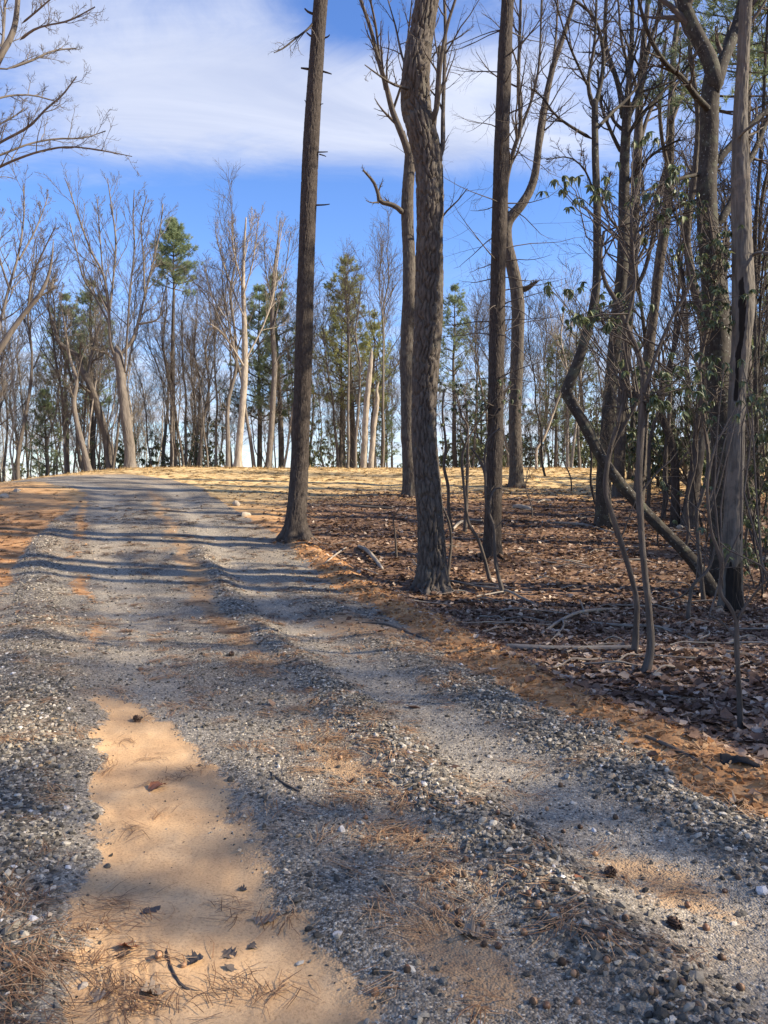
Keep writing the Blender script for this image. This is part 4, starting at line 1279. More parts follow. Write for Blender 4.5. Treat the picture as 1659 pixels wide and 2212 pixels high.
rhodo_px('laurel', 'short straight bare sapling pole standing between ridged oak and dark pine', [
    [(1004, 1149, 8), (1008, 1075, 7.5), (1010, 1005, 7), (1010, 923, 6), (1006, 860, 4)]], [], 265)
rhodo_px('laurel', 'tiny bowed sapling in the leaves left of the ridged oak', [
    [(857, 1203, 4), (853, 1150, 3.5), (850, 1120, 3), (864, 1095, 2)]], [], 266, extra_twigs=False)
rhodo_px('laurel', 'pale bent sapling at the far edge of the clearing', [
    [(1159, 996, 6), (1159, 972, 6), (1172, 951, 6), (1184, 923, 5.5), (1205, 864, 5), (1230, 800, 4)]], [], 267, d=29.0, mat=M_FARW)
rhodo_px('laurel', 'thin sapling stem between the leaning trunk and smooth grey tree foot', [
    [(1432, 1120, 9), (1440, 1060, 8), (1460, 1020, 6), (1480, 985, 5), (1500, 960, 4)]], [(1480, 960, 40, 40, 6, 0)], 268)

THK = [thicket_data(2.6, 1.7, 301, 7, 230), thicket_data(2.2, 1.9, 302, 8, 240), thicket_data(3.2, 1.6, 303, 7, 240)]
for i, (vx, vy, sc, k, lab) in enumerate([
        (1650, 1190, 1.0, 2, 'tall evergreen thicket at the right edge behind the dead snag'),
        (1600, 1120, 1.2, 0, 'dense evergreen thicket showing between forked tree and right edge'),
        (1440, 1060, 1.15, 1, 'evergreen thicket behind the leaning trunk and slender trunks'),
        (1510, 1070, 1.2, 2, 'tallest evergreen thicket behind the dark trunk leaning right'),
        (1640, 1060, 1.5, 2, 'big evergreen thicket farthest back at the right edge'),
        (1640, 1275, 0.5, 0, 'low evergreen sprig cluster on the ground right of the snag'),
        (1385, 1040, 1.1, 0, 'evergreen thicket behind the row of three grey trees')]):
    p = ground_at(vx, vy)
    place_thicket(THK[k], 'evergreen_thicket', lab, p, sc, i * 1.3, 'evergreen thickets under the right-hand trees')

# ------------------------------------------------------------------ trees beyond the clearing that can be told apart
make_tree('bare_tree', 'bare tree with spreading crown leaning in from the left edge', 'tree',
    [(-70, 1045, 26), (-60, 920, 21), (-25, 800, 16), (10, 740, 13), (50, 680, 10), (85, 640, 9), (105, 600, 6), (116, 560, 4), (118, 520, 2)], M_FAR, seed=401, d=27.0, sides=14, dr=0.2,
    limbs=[([(-20, 790, 14), (0, 700, 12), (20, 620, 10), (42, 540, 8), (52, 460, 6), (50, 400, 4)], 0.5), ([(20, 625, 8), (0, 560, 7), (-15, 480, 6), (-10, 420, 4)], -1),
           ([(42, 560, 7), (75, 500, 6), (95, 450, 4), (105, 420, 3)], 1), ([(60, 670, 9), (70, 600, 8), (95, 540, 6), (120, 490, 4)], -1), ([(-5, 720, 10), (-40, 650, 8), (-60, 560, 6), (-70, 480, 4)], 1),
           ([(85, 640, 8), (110, 625, 6), (118, 590, 4)], 0.3)],
    twig=(14, 7, 4), tl=((0.15, 0.4), (0.3, 0.6), (0.3, 0.6)), tang=(20, 48), tmat=M_FAR, twr=0.0065, up=0.07, lw=0.55, lmat=None)
make_tree('forked_tree', 'largest bare forked tree beyond the driveway bend, sunlit grey trunk', 'tree',
    [(281, 1004, 24), (279, 960, 22), (272, 900, 21), (266, 850, 20), (259, 795, 20), (254, 765, 20)], M_FAR, seed=411, d=33.0, sides=16, dr=0.15,
    limbs=[([(255, 775, 15), (240, 745, 14), (236, 690, 12), (232, 640, 11), (222, 590, 9), (196, 540, 8), (170, 470, 6), (150, 410, 4), (140, 385, 3)], -1.2),
           ([(256, 770, 14), (285, 735, 13), (300, 690, 11), (312, 640, 9), (330, 570, 8), (345, 500, 6), (352, 440, 4)], 1.0),
           ([(236, 700, 9), (205, 640, 8), (180, 600, 7), (165, 540, 5), (150, 480, 4)], 1.5), ([(236, 680, 9), (245, 600, 8), (250, 520, 7), (240, 440, 5), (232, 385, 3)], 0.6),
           ([(270, 800, 9), (275, 720, 8), (280, 640, 7), (290, 540, 6), (288, 460, 4), (290, 410, 3)], -1.4), ([(300, 700, 9), (340, 690, 7), (350, 660, 5), (358, 620, 4)], 0.2),
           ([(312, 640, 7), (310, 560, 6), (305, 480, 5), (318, 420, 3)], -0.8), ([(250, 780, 8), (225, 760, 6), (200, 755, 4)], -0.4), ([(222, 590, 6), (215, 500, 5), (210, 430, 3)], 1)],
    twig=(14, 7, 4), tl=((0.15, 0.4), (0.3, 0.6), (0.3, 0.6)), tang=(16, 40), tmat=M_FAR, twr=0.0065, up=0.07, lw=0.55, lmat=None)
make_tree('bare_tree', 'white-barked bare tree with a fan crown left of the lone pine trunk', 'tree',
    [(513, 1004, 17), (518, 940, 15), (525, 860, 14), (528, 790, 14), (527, 700, 11), (524, 620, 9), (526, 540, 6), (530, 470, 3)], M_FARW, seed=421, d=33.0, sides=14, dr=0.15,
    limbs=[([(527, 785, 8), (545, 750, 7.5), (570, 700, 6), (590, 640, 5), (600, 560, 4), (610, 480, 3)], 0.7), ([(526, 790, 8), (505, 755, 7), (480, 720, 6), (455, 700, 4)], -0.6),
           ([(525, 680, 7), (500, 620, 6), (480, 560, 5), (465, 500, 3)], 0.8), ([(525, 640, 6), (545, 570, 5), (555, 500, 4), (560, 460, 3)], -0.8), ([(524, 620, 6), (505, 540, 5), (500, 470, 3)], -1.2),
           ([(526, 720, 6), (490, 690, 5), (460, 640, 4), (440, 570, 3)], 1.2), ([(528, 560, 4), (540, 500, 3), (545, 455, 2)], 1.0)],
    twig=(15, 7, 4), tl=((0.15, 0.4), (0.3, 0.6), (0.3, 0.6)), tang=(16, 42), tmat=M_FARW, twr=0.0065, up=0.07, lw=0.55, lmat=None)
make_tree('bare_tree', 'slim sunlit bare tree between the white-barked tree and the lone pine trunk', 'tree',
    [(579, 1003, 15), (585, 940, 13), (590, 860, 12), (592, 780, 12), (587, 700, 10), (590, 600, 7), (600, 520, 4), (605, 470, 2)], M_FAR, seed=431, d=34.5, sides=14, dr=0.15,
    limbs=[([(592, 790, 6), (610, 760, 5), (635, 740, 3)], 0.5), ([(588, 720, 6), (605, 640, 5), (620, 560, 4), (628, 500, 3)], 0.7), ([(589, 660, 5), (575, 590, 4), (570, 520, 3)], -0.9)],
    twig=(14, 7, 4), tl=((0.2, 0.5), (0.3, 0.6), (0.3, 0.6)), tang=(16, 42), tmat=M_FAR, twr=0.0065, up=0.07, lw=0.55, lmat=None)
make_tree('bare_tree', 'dark crooked trunk that bends sharply left, beside the largest forked tree', 'tree',
    [(240, 1004, 18), (228, 940, 17), (212, 880, 16), (196, 830, 15), (178, 800, 14), (168, 770, 12), (145, 755, 10), (125, 735, 8), (115, 700, 6), (100, 660, 4)], M_FARD, seed=441, d=34.0, sides=14, dr=0.15,
    limbs=[([(190, 815, 8), (200, 760, 7), (215, 700, 5)], 0.5)], twig=(7, 5, 3), tl=((0.2, 0.5), (0.3, 0.6), (0.3, 0.6)), tmat=M_FARD, twr=0.009, auto=5, auto_z=(0.4, 0.98))
make_tree('bare_tree', 'short slanting sunlit trunk left of the dark crooked one', 'tree',
    [(195, 1006, 13), (178, 960, 12), (165, 910, 11), (160, 870, 10), (165, 820, 8), (150, 770, 6), (140, 700, 4), (128, 640, 2)], M_FAR, seed=451, d=32.5, sides=12, dr=0.15,
    twig=(7, 5, 3), tl=((0.2, 0.5), (0.3, 0.6), (0.3, 0.6)), tmat=M_FAR, twr=0.009, auto=6, auto_z=(0.4, 0.98))
for lab, tr, sd in (('taller of two splintered pale snags among the far pines', [(786, 998, 13), (790, 900, 12), (797, 820, 11), (801, 780, 8), (803, 755, 2)], 461),
                    ('shorter splintered pale snag right of the taller one among the far pines', [(800, 998, 12), (808, 920, 10), (815, 865, 9), (814, 845, 5), (818, 825, 1.5)], 462)):
    make_tree('dead_snag', lab, 'snag', tr, M_FARW, 'dead', 16, 0.12, 0.03, (0.08, 0.6), 0.2, sd, d=33.0)

# pines beyond the clearing
PINE_TUFT = pine_data(12.0, 0.16, 0.72, 1.5, 501, 13, 1.0)
PINE_FULL = pine_data(9.5, 0.15, 0.28, 2.3, 502, 16, 0.8)
PINE_LOOSE = pine_data(10.5, 0.15, 0.40, 2.2, 503, 13, 0.75)
PINE_LOW = pine_data(5.0, 0.09, 0.08, 1.6, 504, 14, 0.6, 0.15, 0.022)
PINE_BIG = pine_data(17.0, 0.24, 0.42, 3.6, 505, 16, 1.0, 0.24, 0.032)
def far_pine(vx, d, top_y, data, h, lab, mt, grp='pines beyond the clearing', rz=0.0):
    x = ray(vx, 1000)[0] * d / ray(vx, 1000)[1]
    z0 = float(height(np.array([x]), np.array([d]))[0])
    zt = at(vx, top_y, d)[2]
    place_pine(data, 'pine_tree', lab, 'tree', (x, d, z0), (zt - z0) / h, rz, mt, M_FARD, grp)
far_pine(374, 35.5, 478, PINE_TUFT, 12.0, 'thin pole-like pine with a single tufted top left of the white-barked tree', M_PINE, rz=0.4)
far_pine(607, 38.0, 600, PINE_FULL, 9.5, 'dark dense pine directly left of the lone pine trunk', M_PINE, rz=1.0)
far_pine(560, 40.0, 625, PINE_FULL, 9.5, 'dark pine behind the white-barked tree', M_PINE, rz=2.2)
far_pine(762, 37.0, 562, PINE_FULL, 9.5, 'tall yellowish green pine in the gap between lone pine and oaks', M_PINE_Y, rz=0.3)
far_pine(810, 35.5, 680, PINE_LOOSE, 10.5, 'lower yellowish green pine in front of the tall one, left of the oaks', M_PINE_Y, rz=1.3)
far_pine(735, 39.0, 640, PINE_LOOSE, 10.5, 'shaggy green pine close right of the lone pine trunk', M_PINE_Y, rz=2.6)
far_pine(985, 38.0, 620, PINE_LOOSE, 10.5, 'feathery pine visible just right of the ridged oak', M_PINE, rz=0.7)
far_pine(1200, 37.0, 730, PINE_FULL, 9.5, 'round-topped pine right of the crooked oak, across the clearing', M_PINE, rz=1.9)
far_pine(1250, 40.0, 700, PINE_LOOSE, 10.5, 'pale loose pine behind the elbow of the leaning trunk', M_PINE, rz=2.9)
far_pine(205, 40.0, 610, PINE_LOOSE, 10.5, 'feathery pine behind the largest forked tree', M_PINE, rz=0.2)
far_pine(150, 43.0, 640, PINE_LOOSE, 10.5, 'drooping pine far left behind the dark crooked trunk', M_PINE, rz=1.2)
far_pine(100, 37.0, 840, PINE_LOW, 5.0, 'low dark hemlock at the far left edge of the clearing', M_PINE, rz=0.9)
far_pine(830, 36.5, 850, PINE_LOW, 5.0, 'low dark hemlock left of the forked oak across the clearing', M_PINE, rz=1.1)
far_pine(1040, 38.0, 820, PINE_LOW, 5.0, 'low dark hemlock between ridged oak and dark pine across the clearing', M_PINE, rz=3.1)
far_pine(1230, 38.0, 870, PINE_LOW, 5.0, 'low dark hemlock below the elbow of the leaning trunk', M_PINE, rz=0.6)
PINE_HIGH = pine_data(17.0, 0.22, 0.60, 3.0, 506, 14, 1.0, 0.24, 0.030)
far_pine(1610, 17.0, -330, PINE_HIGH, 17.0, 'tall pine whose needles fill the upper right corner behind the snag', M_PINE, 'tall pines at the right', 0.5)
far_pine(1730, 14.0, -500, PINE_HIGH, 17.0, 'tall pine just outside the right edge, boughs reaching over the snag', M_PINE, 'tall pines at the right', 2.5)
far_pine(1640, 33.0, 560, PINE_FULL, 9.5, 'pine at the right edge seen past the dead snag', M_PINE, 'tall pines at the right', 1.5)

# the wood beyond: slim bare trees, each its own
VAR = [bare_data(h, r, 600 + i, fk, nl, sp, tw, ln) for i, (h, r, fk, nl, sp, tw, ln) in enumerate([
    (11, 0.12, 0.5, 5, (14, 30), (5, 4), 0.10), (12, 0.14, 0.45, 5, (14, 32), (5, 4), 0.14), (10, 0.09, 0.55, 4, (12, 28), (5, 4), 0.16), (9, 0.075, 0.4, 5, (16, 40), (5, 4), 0.2),
    (12.5, 0.15, 0.4, 6, (16, 36), (5, 4), 0.12), (8, 0.06, 0.35, 5, (18, 44), (5, 4), 0.24), (11.5, 0.11, 0.6, 5, (14, 30), (5, 4), 0.08), (7, 0.05, 0.3, 5, (20, 46), (5, 4), 0.26)])]
ZONES = [(-9999, 150, 'left of the slanting trunk'), (150, 330, 'around the largest forked tree'), (330, 500, 'left of the white-barked tree'),
         (500, 640, 'behind the white-barked tree'), (640, 860, 'right of the lone pine'), (860, 1110, 'behind the ridged oak'),
         (1110, 1330, 'beyond the crooked oak'), (1330, 9999, 'behind the snag')]
gb = rng(71)
cand = []
for k in range(215):
    vx = gb.uniform(-160, 1830)
    if gb.random() < 0.35:
        vx = gb.uniform(-120, 660)
    dd = 33.5 + 26 * gb.random() ** 1.6
    if vx > 1250:
        dd = 33 + 24 * gb.random()
    cand.append((vx, dd))
for i, (vx, dd) in enumerate(cand):
    x = ray(vx, 1000)[0] * dd / ray(vx, 1000)[1]
    z0 = float(height(np.array([x]), np.array([dd]))[0])
    zone = next(l for a, b, l in ZONES if a <= vx < b)
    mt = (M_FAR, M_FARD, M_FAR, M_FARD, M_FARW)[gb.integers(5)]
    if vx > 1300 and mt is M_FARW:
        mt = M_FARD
    sc = gb.uniform(0.62, 1.0) * (1.0 + 0.004 * (dd - 34))
    vi, tl_ = gb.integers(8), (gb.normal(0, 0.05), gb.normal(0, 0.06))
    tone = {'far_bark': 'grey', 'far_dark_bark': 'dark', 'pale_bark': 'pale'}[mt.name]
    size = 'stout' if vi in (1, 4) else 'thin' if vi in (3, 5, 7) else 'slim'
    pose = 'leaning left' if tl_[1] < -0.05 else 'leaning right' if tl_[1] > 0.05 else 'upright'
    dist = ' at the wood edge' if dd < 37 else ' deep in the wood'
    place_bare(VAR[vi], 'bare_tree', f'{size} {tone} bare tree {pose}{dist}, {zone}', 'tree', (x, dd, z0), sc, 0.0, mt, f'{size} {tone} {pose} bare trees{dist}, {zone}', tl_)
gq2 = rng(88)
for i in range(80):
    vx = gq2.uniform(-120, 1780); dd = gq2.uniform(33.5, 46)
    x = ray(vx, 1000)[0] * dd / ray(vx, 1000)[1]
    z0 = float(height(np.array([x]), np.array([dd]))[0])
    zone = next(l for a, b, l in ZONES if a <= vx < b)
    k = (7, 5, 3)[i % 3]
    lab = ('tiny', 'small', 'young')[i % 3] + ' twiggy bare sapling ' + ('at the wood edge, ' if dd < 38 else 'inside the wood, ') + zone
    place_bare(VAR[k], 'bare_sapling', lab, 'sapling', (x, dd, z0), gq2.uniform(0.42, 0.68), i * 0.77, (M_FAR, M_FARD)[i % 2], lab, (gq2.normal(0, 0.08), gq2.normal(0, 0.10)))
for i in range(40):
    vx = gb.uniform(-120, 1780); dd = gb.uniform(36, 48)
    if vx < 660 and i % 4:
        continue
    x = ray(vx, 1000)[0] * dd / ray(vx, 1000)[1]
    z0 = float(height(np.array([x]), np.array([dd]))[0])
    lab = ('low ' if i % 3 == 0 else 'broad ' if i % 3 == 1 else 'tall ') + 'leafy evergreen undergrowth ' + ('at the wood edge ' if dd < 40 else 'inside the wood ') + ('left of the lone pine trunk' if vx < 640 else 'between lone pine and ridged oak' if vx < 920 else 'right of the ridged oak')
    place_thicket(THK[(0, 1, 2)[i % 3]], 'evergreen_thicket', lab, (x, dd, z0 - 0.1), gb.uniform(0.75, 1.0) if i % 3 == 0 else gb.uniform(1.1, 1.5), gb.uniform(0, 6.28), lab, True)

for i, (vx, vy, sc, k, lab) in enumerate([
        (1420, 1050, 0.62, 2, 'slim bare tree rising behind the reddish slender trunk'), (1520, 1065, 0.7, 3, 'thin twisted bare tree behind the forked tree'), (1575, 1080, 0.8, 6, 'slim bare tree seen between forked tree and snag'),
        (1630, 1075, 0.85, 0, 'bare grey tree at the right edge behind the pole-like tree'), (1650, 1110, 0.6, 5, 'small twisted bare tree at the right edge above the thicket'), (1235, 1060, 0.55, 7, 'small twiggy bare tree below the elbow of the leaning trunk'),
        (1360, 1035, 0.85, 4, 'bare spreading tree behind the row of grey trees'), (1480, 1040, 0.9, 1, 'taller bare tree behind the dark trunk leaning right'), (1180, 1030, 0.7, 3, 'thin bare tree right of the crooked oak foot'), (1610, 1130, 0.5, 7, 'smallest twiggy bare tree close behind the snag')]):
    p = ground_at(vx, vy)
    place_bare(VAR[k], 'bare_tree', lab, 'tree', p, sc, i * 0.9, M_OAK if i % 2 else M_GREY, 'bare trees on the right-hand forest floor')

for i, (vx, vy, sc, k, lab) in enumerate([
        (1335, 1165, 0.45, 5, 'thin dark sapling in front of the smooth grey tree'), (1420, 1180, 0.5, 7, 'twiggy dark sapling above the slanting part of the leaning trunk'), (1470, 1210, 0.5, 3, 'dark sapling rising through the leaning trunk'),
        (1525, 1150, 0.6, 5, 'thin dark tree pressed between the leaning tree and forked tree'), (1622, 1240, 0.5, 3, 'crooked dark sapling right of the snag foot'), (1648, 1290, 0.45, 7, 'small twisted sapling nearest the right edge below the pole'),
        (1400, 1120, 0.75, 2, 'slim dark tree between the third grey tree and reddish trunk'), (1290, 1090, 0.6, 3, 'thin dark tree just left of the smooth grey foot'), (1440, 1090, 0.8, 6, 'slim straight dark tree behind the reddish trunk'),
        (1595, 1175, 0.75, 2, 'slim dark tree showing right behind the snag'), (1500, 1105, 0.75, 0, 'dark straight tree behind the leaning dark trunk'), (1655, 1150, 0.8, 5, 'dark crooked tree cut by the right edge'),
        (1150, 1120, 0.4, 7, 'small twiggy sapling on the leaves right of the crooked oak'), (1560, 1110, 0.9, 4, 'spreading dark tree behind the forked tree')]):
    p = ground_at(vx, vy)
    place_bare(VAR[k], 'bare_tree', lab, 'tree', p, sc, i * 1.9 + 0.4, M_PINEB if i % 2 else M_TWIG, 'dark understorey trees on the right', (0, (-0.10, 0.06, 0.12, -0.05)[i % 4]))

# the wood goes on to the right of the camera: it shades the driveway
for i, (x, y, sc, k) in enumerate([(13, -3.0, 0.8, 'b'), (20, 1.5, 1.1, 4), (12, 0.8, 0.62, 'b'), (26, -8.0, 1.0, 'b'), (24, 5.0, 0.9, 'b'), (15, 7.5, 1.0, 1), (27, 1.0, 1.0, 'b'),
                                   (30, 9.0, 1.0, 'b'), (16, -1.0, 1.0, 0), (31, 3, 1.3, 'b'), (18, 3.0, 1.1, 1), (17, 5.5, 1.0, 4), (21, 0.5, 1.2, 6), (28, 6, 1.1, 0), (25, 14, 1.2, 1), (23, -3, 1.1, 4), (27, 8, 1.2, 1), (29, 12, 1.2, 4)]):
    z0 = float(height(np.array([x]), np.array([y]))[0])
    if k == 'b':
        place_pine(PINE_BIG, 'pine_tree', 'tall pine outside the picture on the right, shading the driveway', 'tree', (x, y, z0), sc, i * 1.1, M_PINE, M_PINEB, 'shade pines right of the camera')
    else:
        place_bare(VAR[k], 'bare_tree', 'bare tree outside the picture on the right, shading the driveway', 'tree', (x, y, z0), sc * 1.2, i * 1.7, M_OAK, 'bare shade trees right of the camera')
# ------------------------------------------------------------------ crushed stone on the driveway
def ico():
    p = (1 + 5 ** 0.5) / 2
    V = np.array([[-1, p, 0], [1, p, 0], [-1, -p, 0], [1, -p, 0], [0, -1, p], [0, 1, p], [0, -1, -p], [0, 1, -p], [p, 0, -1], [p, 0, 1], [-p, 0, -1], [-p, 0, 1]], float)
    F = np.array([[0, 11, 5], [0, 5, 1], [0, 1, 7], [0, 7, 10], [0, 10, 11], [1, 5, 9], [5, 11, 4], [11, 10, 2], [10, 7, 6], [7, 1, 8], [3, 9, 4], [3, 4, 2], [3, 2, 6], [3, 6, 8], [3, 8, 9], [4, 9, 5], [2, 4, 11], [6, 2, 10], [8, 6, 7], [9, 8, 1]])
    return V / np.linalg.norm(V[0]), F


OCT_V = np.array([[1, 0, 0], [-1, 0, 0], [0, 1, 0], [0, -1, 0], [0, 0, 1], [0, 0, -1]], float)
OCT_F = np.array([[0, 2, 4], [2, 1, 4], [1, 3, 4], [3, 0, 4], [2, 0, 5], [1, 2, 5], [3, 1, 5], [0, 3, 5]])
CUB_V = np.array([[x, y, z] for x in (-1, 1) for y in (-1, 1) for z in (-1, 1)], float) * 0.72
CUB_F = np.array([[0, 1, 3, 2], [4, 6, 7, 5], [0, 4, 5, 1], [2, 3, 7, 6], [0, 2, 6, 4], [1, 5, 7, 3]])


def stones(pos, size, g, V0, F0, jit=0.28, sink=0.25):
    N = len(pos)
    v = V0[None] * (1 + g.uniform(-jit, jit, (N, len(V0), 1))) + g.normal(0, jit * 0.25, (N, len(V0), 3))
    v = v * np.stack([g.uniform(0.8, 1.35, N), g.uniform(0.6, 1.0, N), g.uniform(0.4, 0.8, N)], -1)[:, None, :]
    M = rot_zyx(g.uniform(0, 6.28, N), g.normal(0, 0.35, N), g.normal(0, 0.35, N))
    v = np.einsum('nij,nvj->nvi', M, v) * (size * 0.5)[:, None, None]
    v[..., 2] += (size * (0.3 - sink))[:, None]
    v += pos[:, None, :]
    F = F0[None] + (np.arange(N) * len(V0))[:, None, None]
    return v.reshape(-1, 3), F.reshape(-1, F0.shape[1]), np.repeat(g.random(N), len(V0))


def in_view(x, y, m=1.25, extra=0.4):
    return np.abs(x) < 0.5 * m * y + extra


gs = rng(901)
def sample(n, y0, y1, power=1.0):
    if isinstance(power, tuple):           # a band along the driveway, between two offsets from its centre line
        y = y0 + (y1 - y0) * gs.random(n) ** 1.5
        return road_x(y) + gs.uniform(power[0], power[1], n), y
    """positions in the visible wedge"""
    y = y0 * (y1 / y0) ** gs.random(n) if power == 0 else (y0 ** 2 + (y1 ** 2 - y0 ** 2) * gs.random(n)) ** 0.5
    x = gs.uniform(-1, 1, n) * (0.56 * y + 0.35)
    return x, y


def z_of(x, y):
    return height(x, y)


Vs, Fs3, Fs4, Rs, off = [], [], [], [], 0
def add_stones(n, y0, y1, smin, smax, dens, V0, F0, power=1.0, sink=0.2):
    global off
    x, y = sample(n, y0, y1, power)
    m = masks(x, y)
    keep = gs.random(n) < dens(m, x, y)
    x, y = x[keep], y[keep]
    s = smin + (smax - smin) * gs.random(len(x)) ** 2.2
    V, F, r = stones(np.stack([x, y, z_of(x, y)], 1), s, gs, V0, F0, sink=sink)
    Vs.append(V); (Fs3 if F.shape[1] == 3 else Fs4).append(F + off); Rs.append(r); off += len(V)
    return len(x)


IV, IF = ico()
bare = lambda m: (1 - m['sand']) * (1 - 0.75 * m['dirt'])
n1 = add_stones(32000, 1.5, 6.0, 0.013, 0.036, lambda m, x, y: m['gravel'] * bare(m) * (0.18 + 0.82 * sst(m['windrow'], 0.05, 0.5)) * (1 - 0.7 * m['track']), IV, IF)
n2 = add_stones(64000, 1.5, 8.0, 0.008, 0.020, lambda m, x, y: m['gravel'] * bare(m) * (0.9 - 0.35 * m['track']), OCT_V, OCT_F)
n3 = add_stones(46000, 6.0, 17, 0.014, 0.042, lambda m, x, y: m['gravel'] * bare(m) * (0.34 + 0.66 * sst(m['windrow'], 0.05, 0.4)) * (1 - 0.5 * sst(y, 9, 17)), OCT_V * 1.15, OCT_F)
n4 = add_stones(9000, 1.5, 9, 0.005, 0.014, lambda m, x, y: 0.25 * (m['sand'] + 0.6 * m['dirt']), OCT_V, OCT_F)
obj('gravel', mesh('gravel', np.concatenate(Vs), [np.concatenate(f_) for f_ in (Fs3, Fs4) if f_], {'rnd': np.concatenate(Rs)}), M_STONE, STRUCT['gravel_driveway'], kind='stuff')

CL = [tuple(np.concatenate(q) for q in zip(sample(5000, 3.0, 15), sample(6000, 3.0, 14, (1.8, 2.8))))]
x, y = CL[0]
m = masks(x, y)
keep = gs.random(len(x)) < (1 - m['gravel']) * (1 - m['litter']) * (1 - sst(y, 8, 15) * 0.6)
x, y = x[keep], y[keep]
V, F, r = stones(np.stack([x, y, z_of(x, y)], 1), gs.uniform(0.012, 0.05, len(x)) ** 1.0, gs, CUB_V, CUB_F, 0.3, 0.3)
M_CLOD = mat_attr_ramp('clay_clods', [(0, (0.27, 0.12, 0.045)), (0.6, (0.40, 0.21, 0.09)), (1, (0.52, 0.33, 0.17))], 0.95, 0.1)
obj('clay_clods', mesh('clay_clods', V, F, {'rnd': r}), M_CLOD, STRUCT['ground'], kind='stuff')

# the three hundred largest stones, one by one
STM = []
for k in range(14):
    V, F, r = stones(np.zeros((1, 3)), np.array([1.0]), gs, IV, IF, 0.3, 0.3)
    me = mesh('stone', V, F); me.materials.append(M_STONE_O); STM.append(me)
x, y = sample(9000, 1.75, 4.6)
m = masks(x, y)
keep = np.nonzero(gs.random(len(x)) < m['gravel'] * bare(m) * (0.15 + sst(m['windrow'], 0.1, 0.5)) * (1 - 0.8 * m['track']))[0][:300]
for i in keep:
    o = bpy.data.objects.new('stone', STM[gs.integers(14)])
    COL.objects.link(o); o.parent = STRUCT['gravel_driveway']
    s = gs.uniform(0.026, 0.046)
    o.location = (x[i], y[i], float(z_of(x[i:i + 1], y[i:i + 1])[0]) + 0.12 * s)
    o.rotation_euler = (gs.normal(0, 0.3), gs.normal(0, 0.3), gs.uniform(0, 6.28)); o.scale = (s, s, s)


# ------------------------------------------------------------------ fallen leaves
def leaf_shape(seed, lobed=True, res=9):
    g = rng(seed)
    t = np.linspace(0, 1, res)
    wd = np.sin(np.pi * t ** 0.8) * 0.30 + 0.02
    if lobed:
        wd = wd * (0.62 + 0.5 * np.abs(np.sin(t * np.pi * 3.4 + g.uniform(0, 1)))) * 1.35
    cu, cr = g.uniform(-0.5, 0.9), g.uniform(-0.4, 0.8)
    ph = g.uniform(0, 6)
    V = []
    for i in range(res):
        x = t[i] - 0.5
        for s in (-1, 0, 1):
            yv = s * wd[i] * g.uniform(0.8, 1.2)
            V.append([x, yv, cu * yv * yv * 2.2 + cr * x * x * 0.8 + 0.04 * math.sin(7 * x + 3 * s + ph) + g.normal(0, 0.006)])
    V = np.array(V); V[:, 2] -= V[:, 2].min()
    F = []
    for i in range(res - 1):
        a = i * 3
        F += [[a, a + 3, a + 4, a + 1], [a + 1, a + 4, a + 5, a + 2]]
    return V, np.array(F)


LS = [leaf_shape(950 + i, i % 4 != 3, 7) for i in range(10)]
LSL = [leaf_shape(970 + i, False, 4) for i in range(8)]
def scatter_leaves(name, n, y0, y1, smin, smax, dens, shapes, parent, power=1.0, lift=0.03, tilt=0.45, heap=None):
    if heap is None:
        x, y = sample(n, y0, y1, power)
        m = masks(x, y)
        k = gs.random(n) < dens(m, x, y)
        x, y = x[k], y[k]
        up = 0.0
    else:
        x, y, up = heap
    N = len(x)
    z = z_of(x, y) + gs.random(N) ** 2 * lift + up
    M = rot_zyx(gs.uniform(0, 6.28, N), gs.normal(0, tilt, N), gs.normal(0, tilt, N))
    s = gs.uniform(smin, smax, N)
    which = gs.integers(0, len(shapes), N)
    Vl, Fl, Rl, o = [], [], [], 0
    for q, (v, f) in enumerate(shapes):
        w_ = which == q
        if not w_.any():
            continue
        V = np.einsum('nij,vj->nvi', M[w_], v) * s[w_][:, None, None] + np.stack([x[w_], y[w_], z[w_]], 1)[:, None, :]
        Fl.append((f[None] + (np.arange(w_.sum()) * len(v))[:, None, None]).reshape(-1, 4) + o); o += w_.sum() * len(v)
        Vl.append(V.reshape(-1, 3)); Rl.append(np.repeat(gs.random(w_.sum()) ** 1.3, len(v)))
    return obj(name, mesh(name, np.concatenate(Vl), np.concatenate(Fl), {'rnd': np.concatenate(Rl)}, True), M_LEAF, parent, kind='stuff')


FF_ = STRUCT['forest_floor']
scatter_leaves('leaf_litter', 31000, 3.0, 10.5, 0.05, 0.10, lambda m, x, y: m['litter'] * 0.95, LS, FF_, tilt=0.22, lift=0.02)
scatter_leaves('leaf_litter', 46000, 10.5, 24, 0.06, 0.12, lambda m, x, y: m['litter'] * (0.85 - 0.45 * sst(y, 13, 24)), LSL, FF_, lift=0.03, tilt=0.28)
scatter_leaves('leaf_litter', 8000, 2.0, 22, 0.05, 0.11, lambda m, x, y: (1 - m['litter']) * (0.02 + 0.5 * sst(m['u'], 1.6, 2.4) + 0.10 * sst(-m['u'], 1.9, 2.8)) * (1 - m['sand']), LSL, STRUCT['ground'], lift=0.01, tilt=0.3)
hx, hy, hu = [], [], []
for b_, r_, n_ in ((bB, 0.24, 150), (bC, 0.2, 70), (bD, 0.2, 110), (bE, 0.2, 60), (bF, 0.2, 80), (bG, 0.22, 120), (bI, 0.2, 110), (bA, 0.26, 40)):
    a_ = gs.uniform(0, 6.28, n_); q_ = r_ * (1 + 0.9 * gs.random(n_) ** 1.5)
    hx.append(b_[0] + np.cos(a_) * q_); hy.append(b_[1] + np.sin(a_) * q_); hu.append(0.075 * np.exp(-(q_ - r_) / (0.35 * r_)) * gs.random(n_))
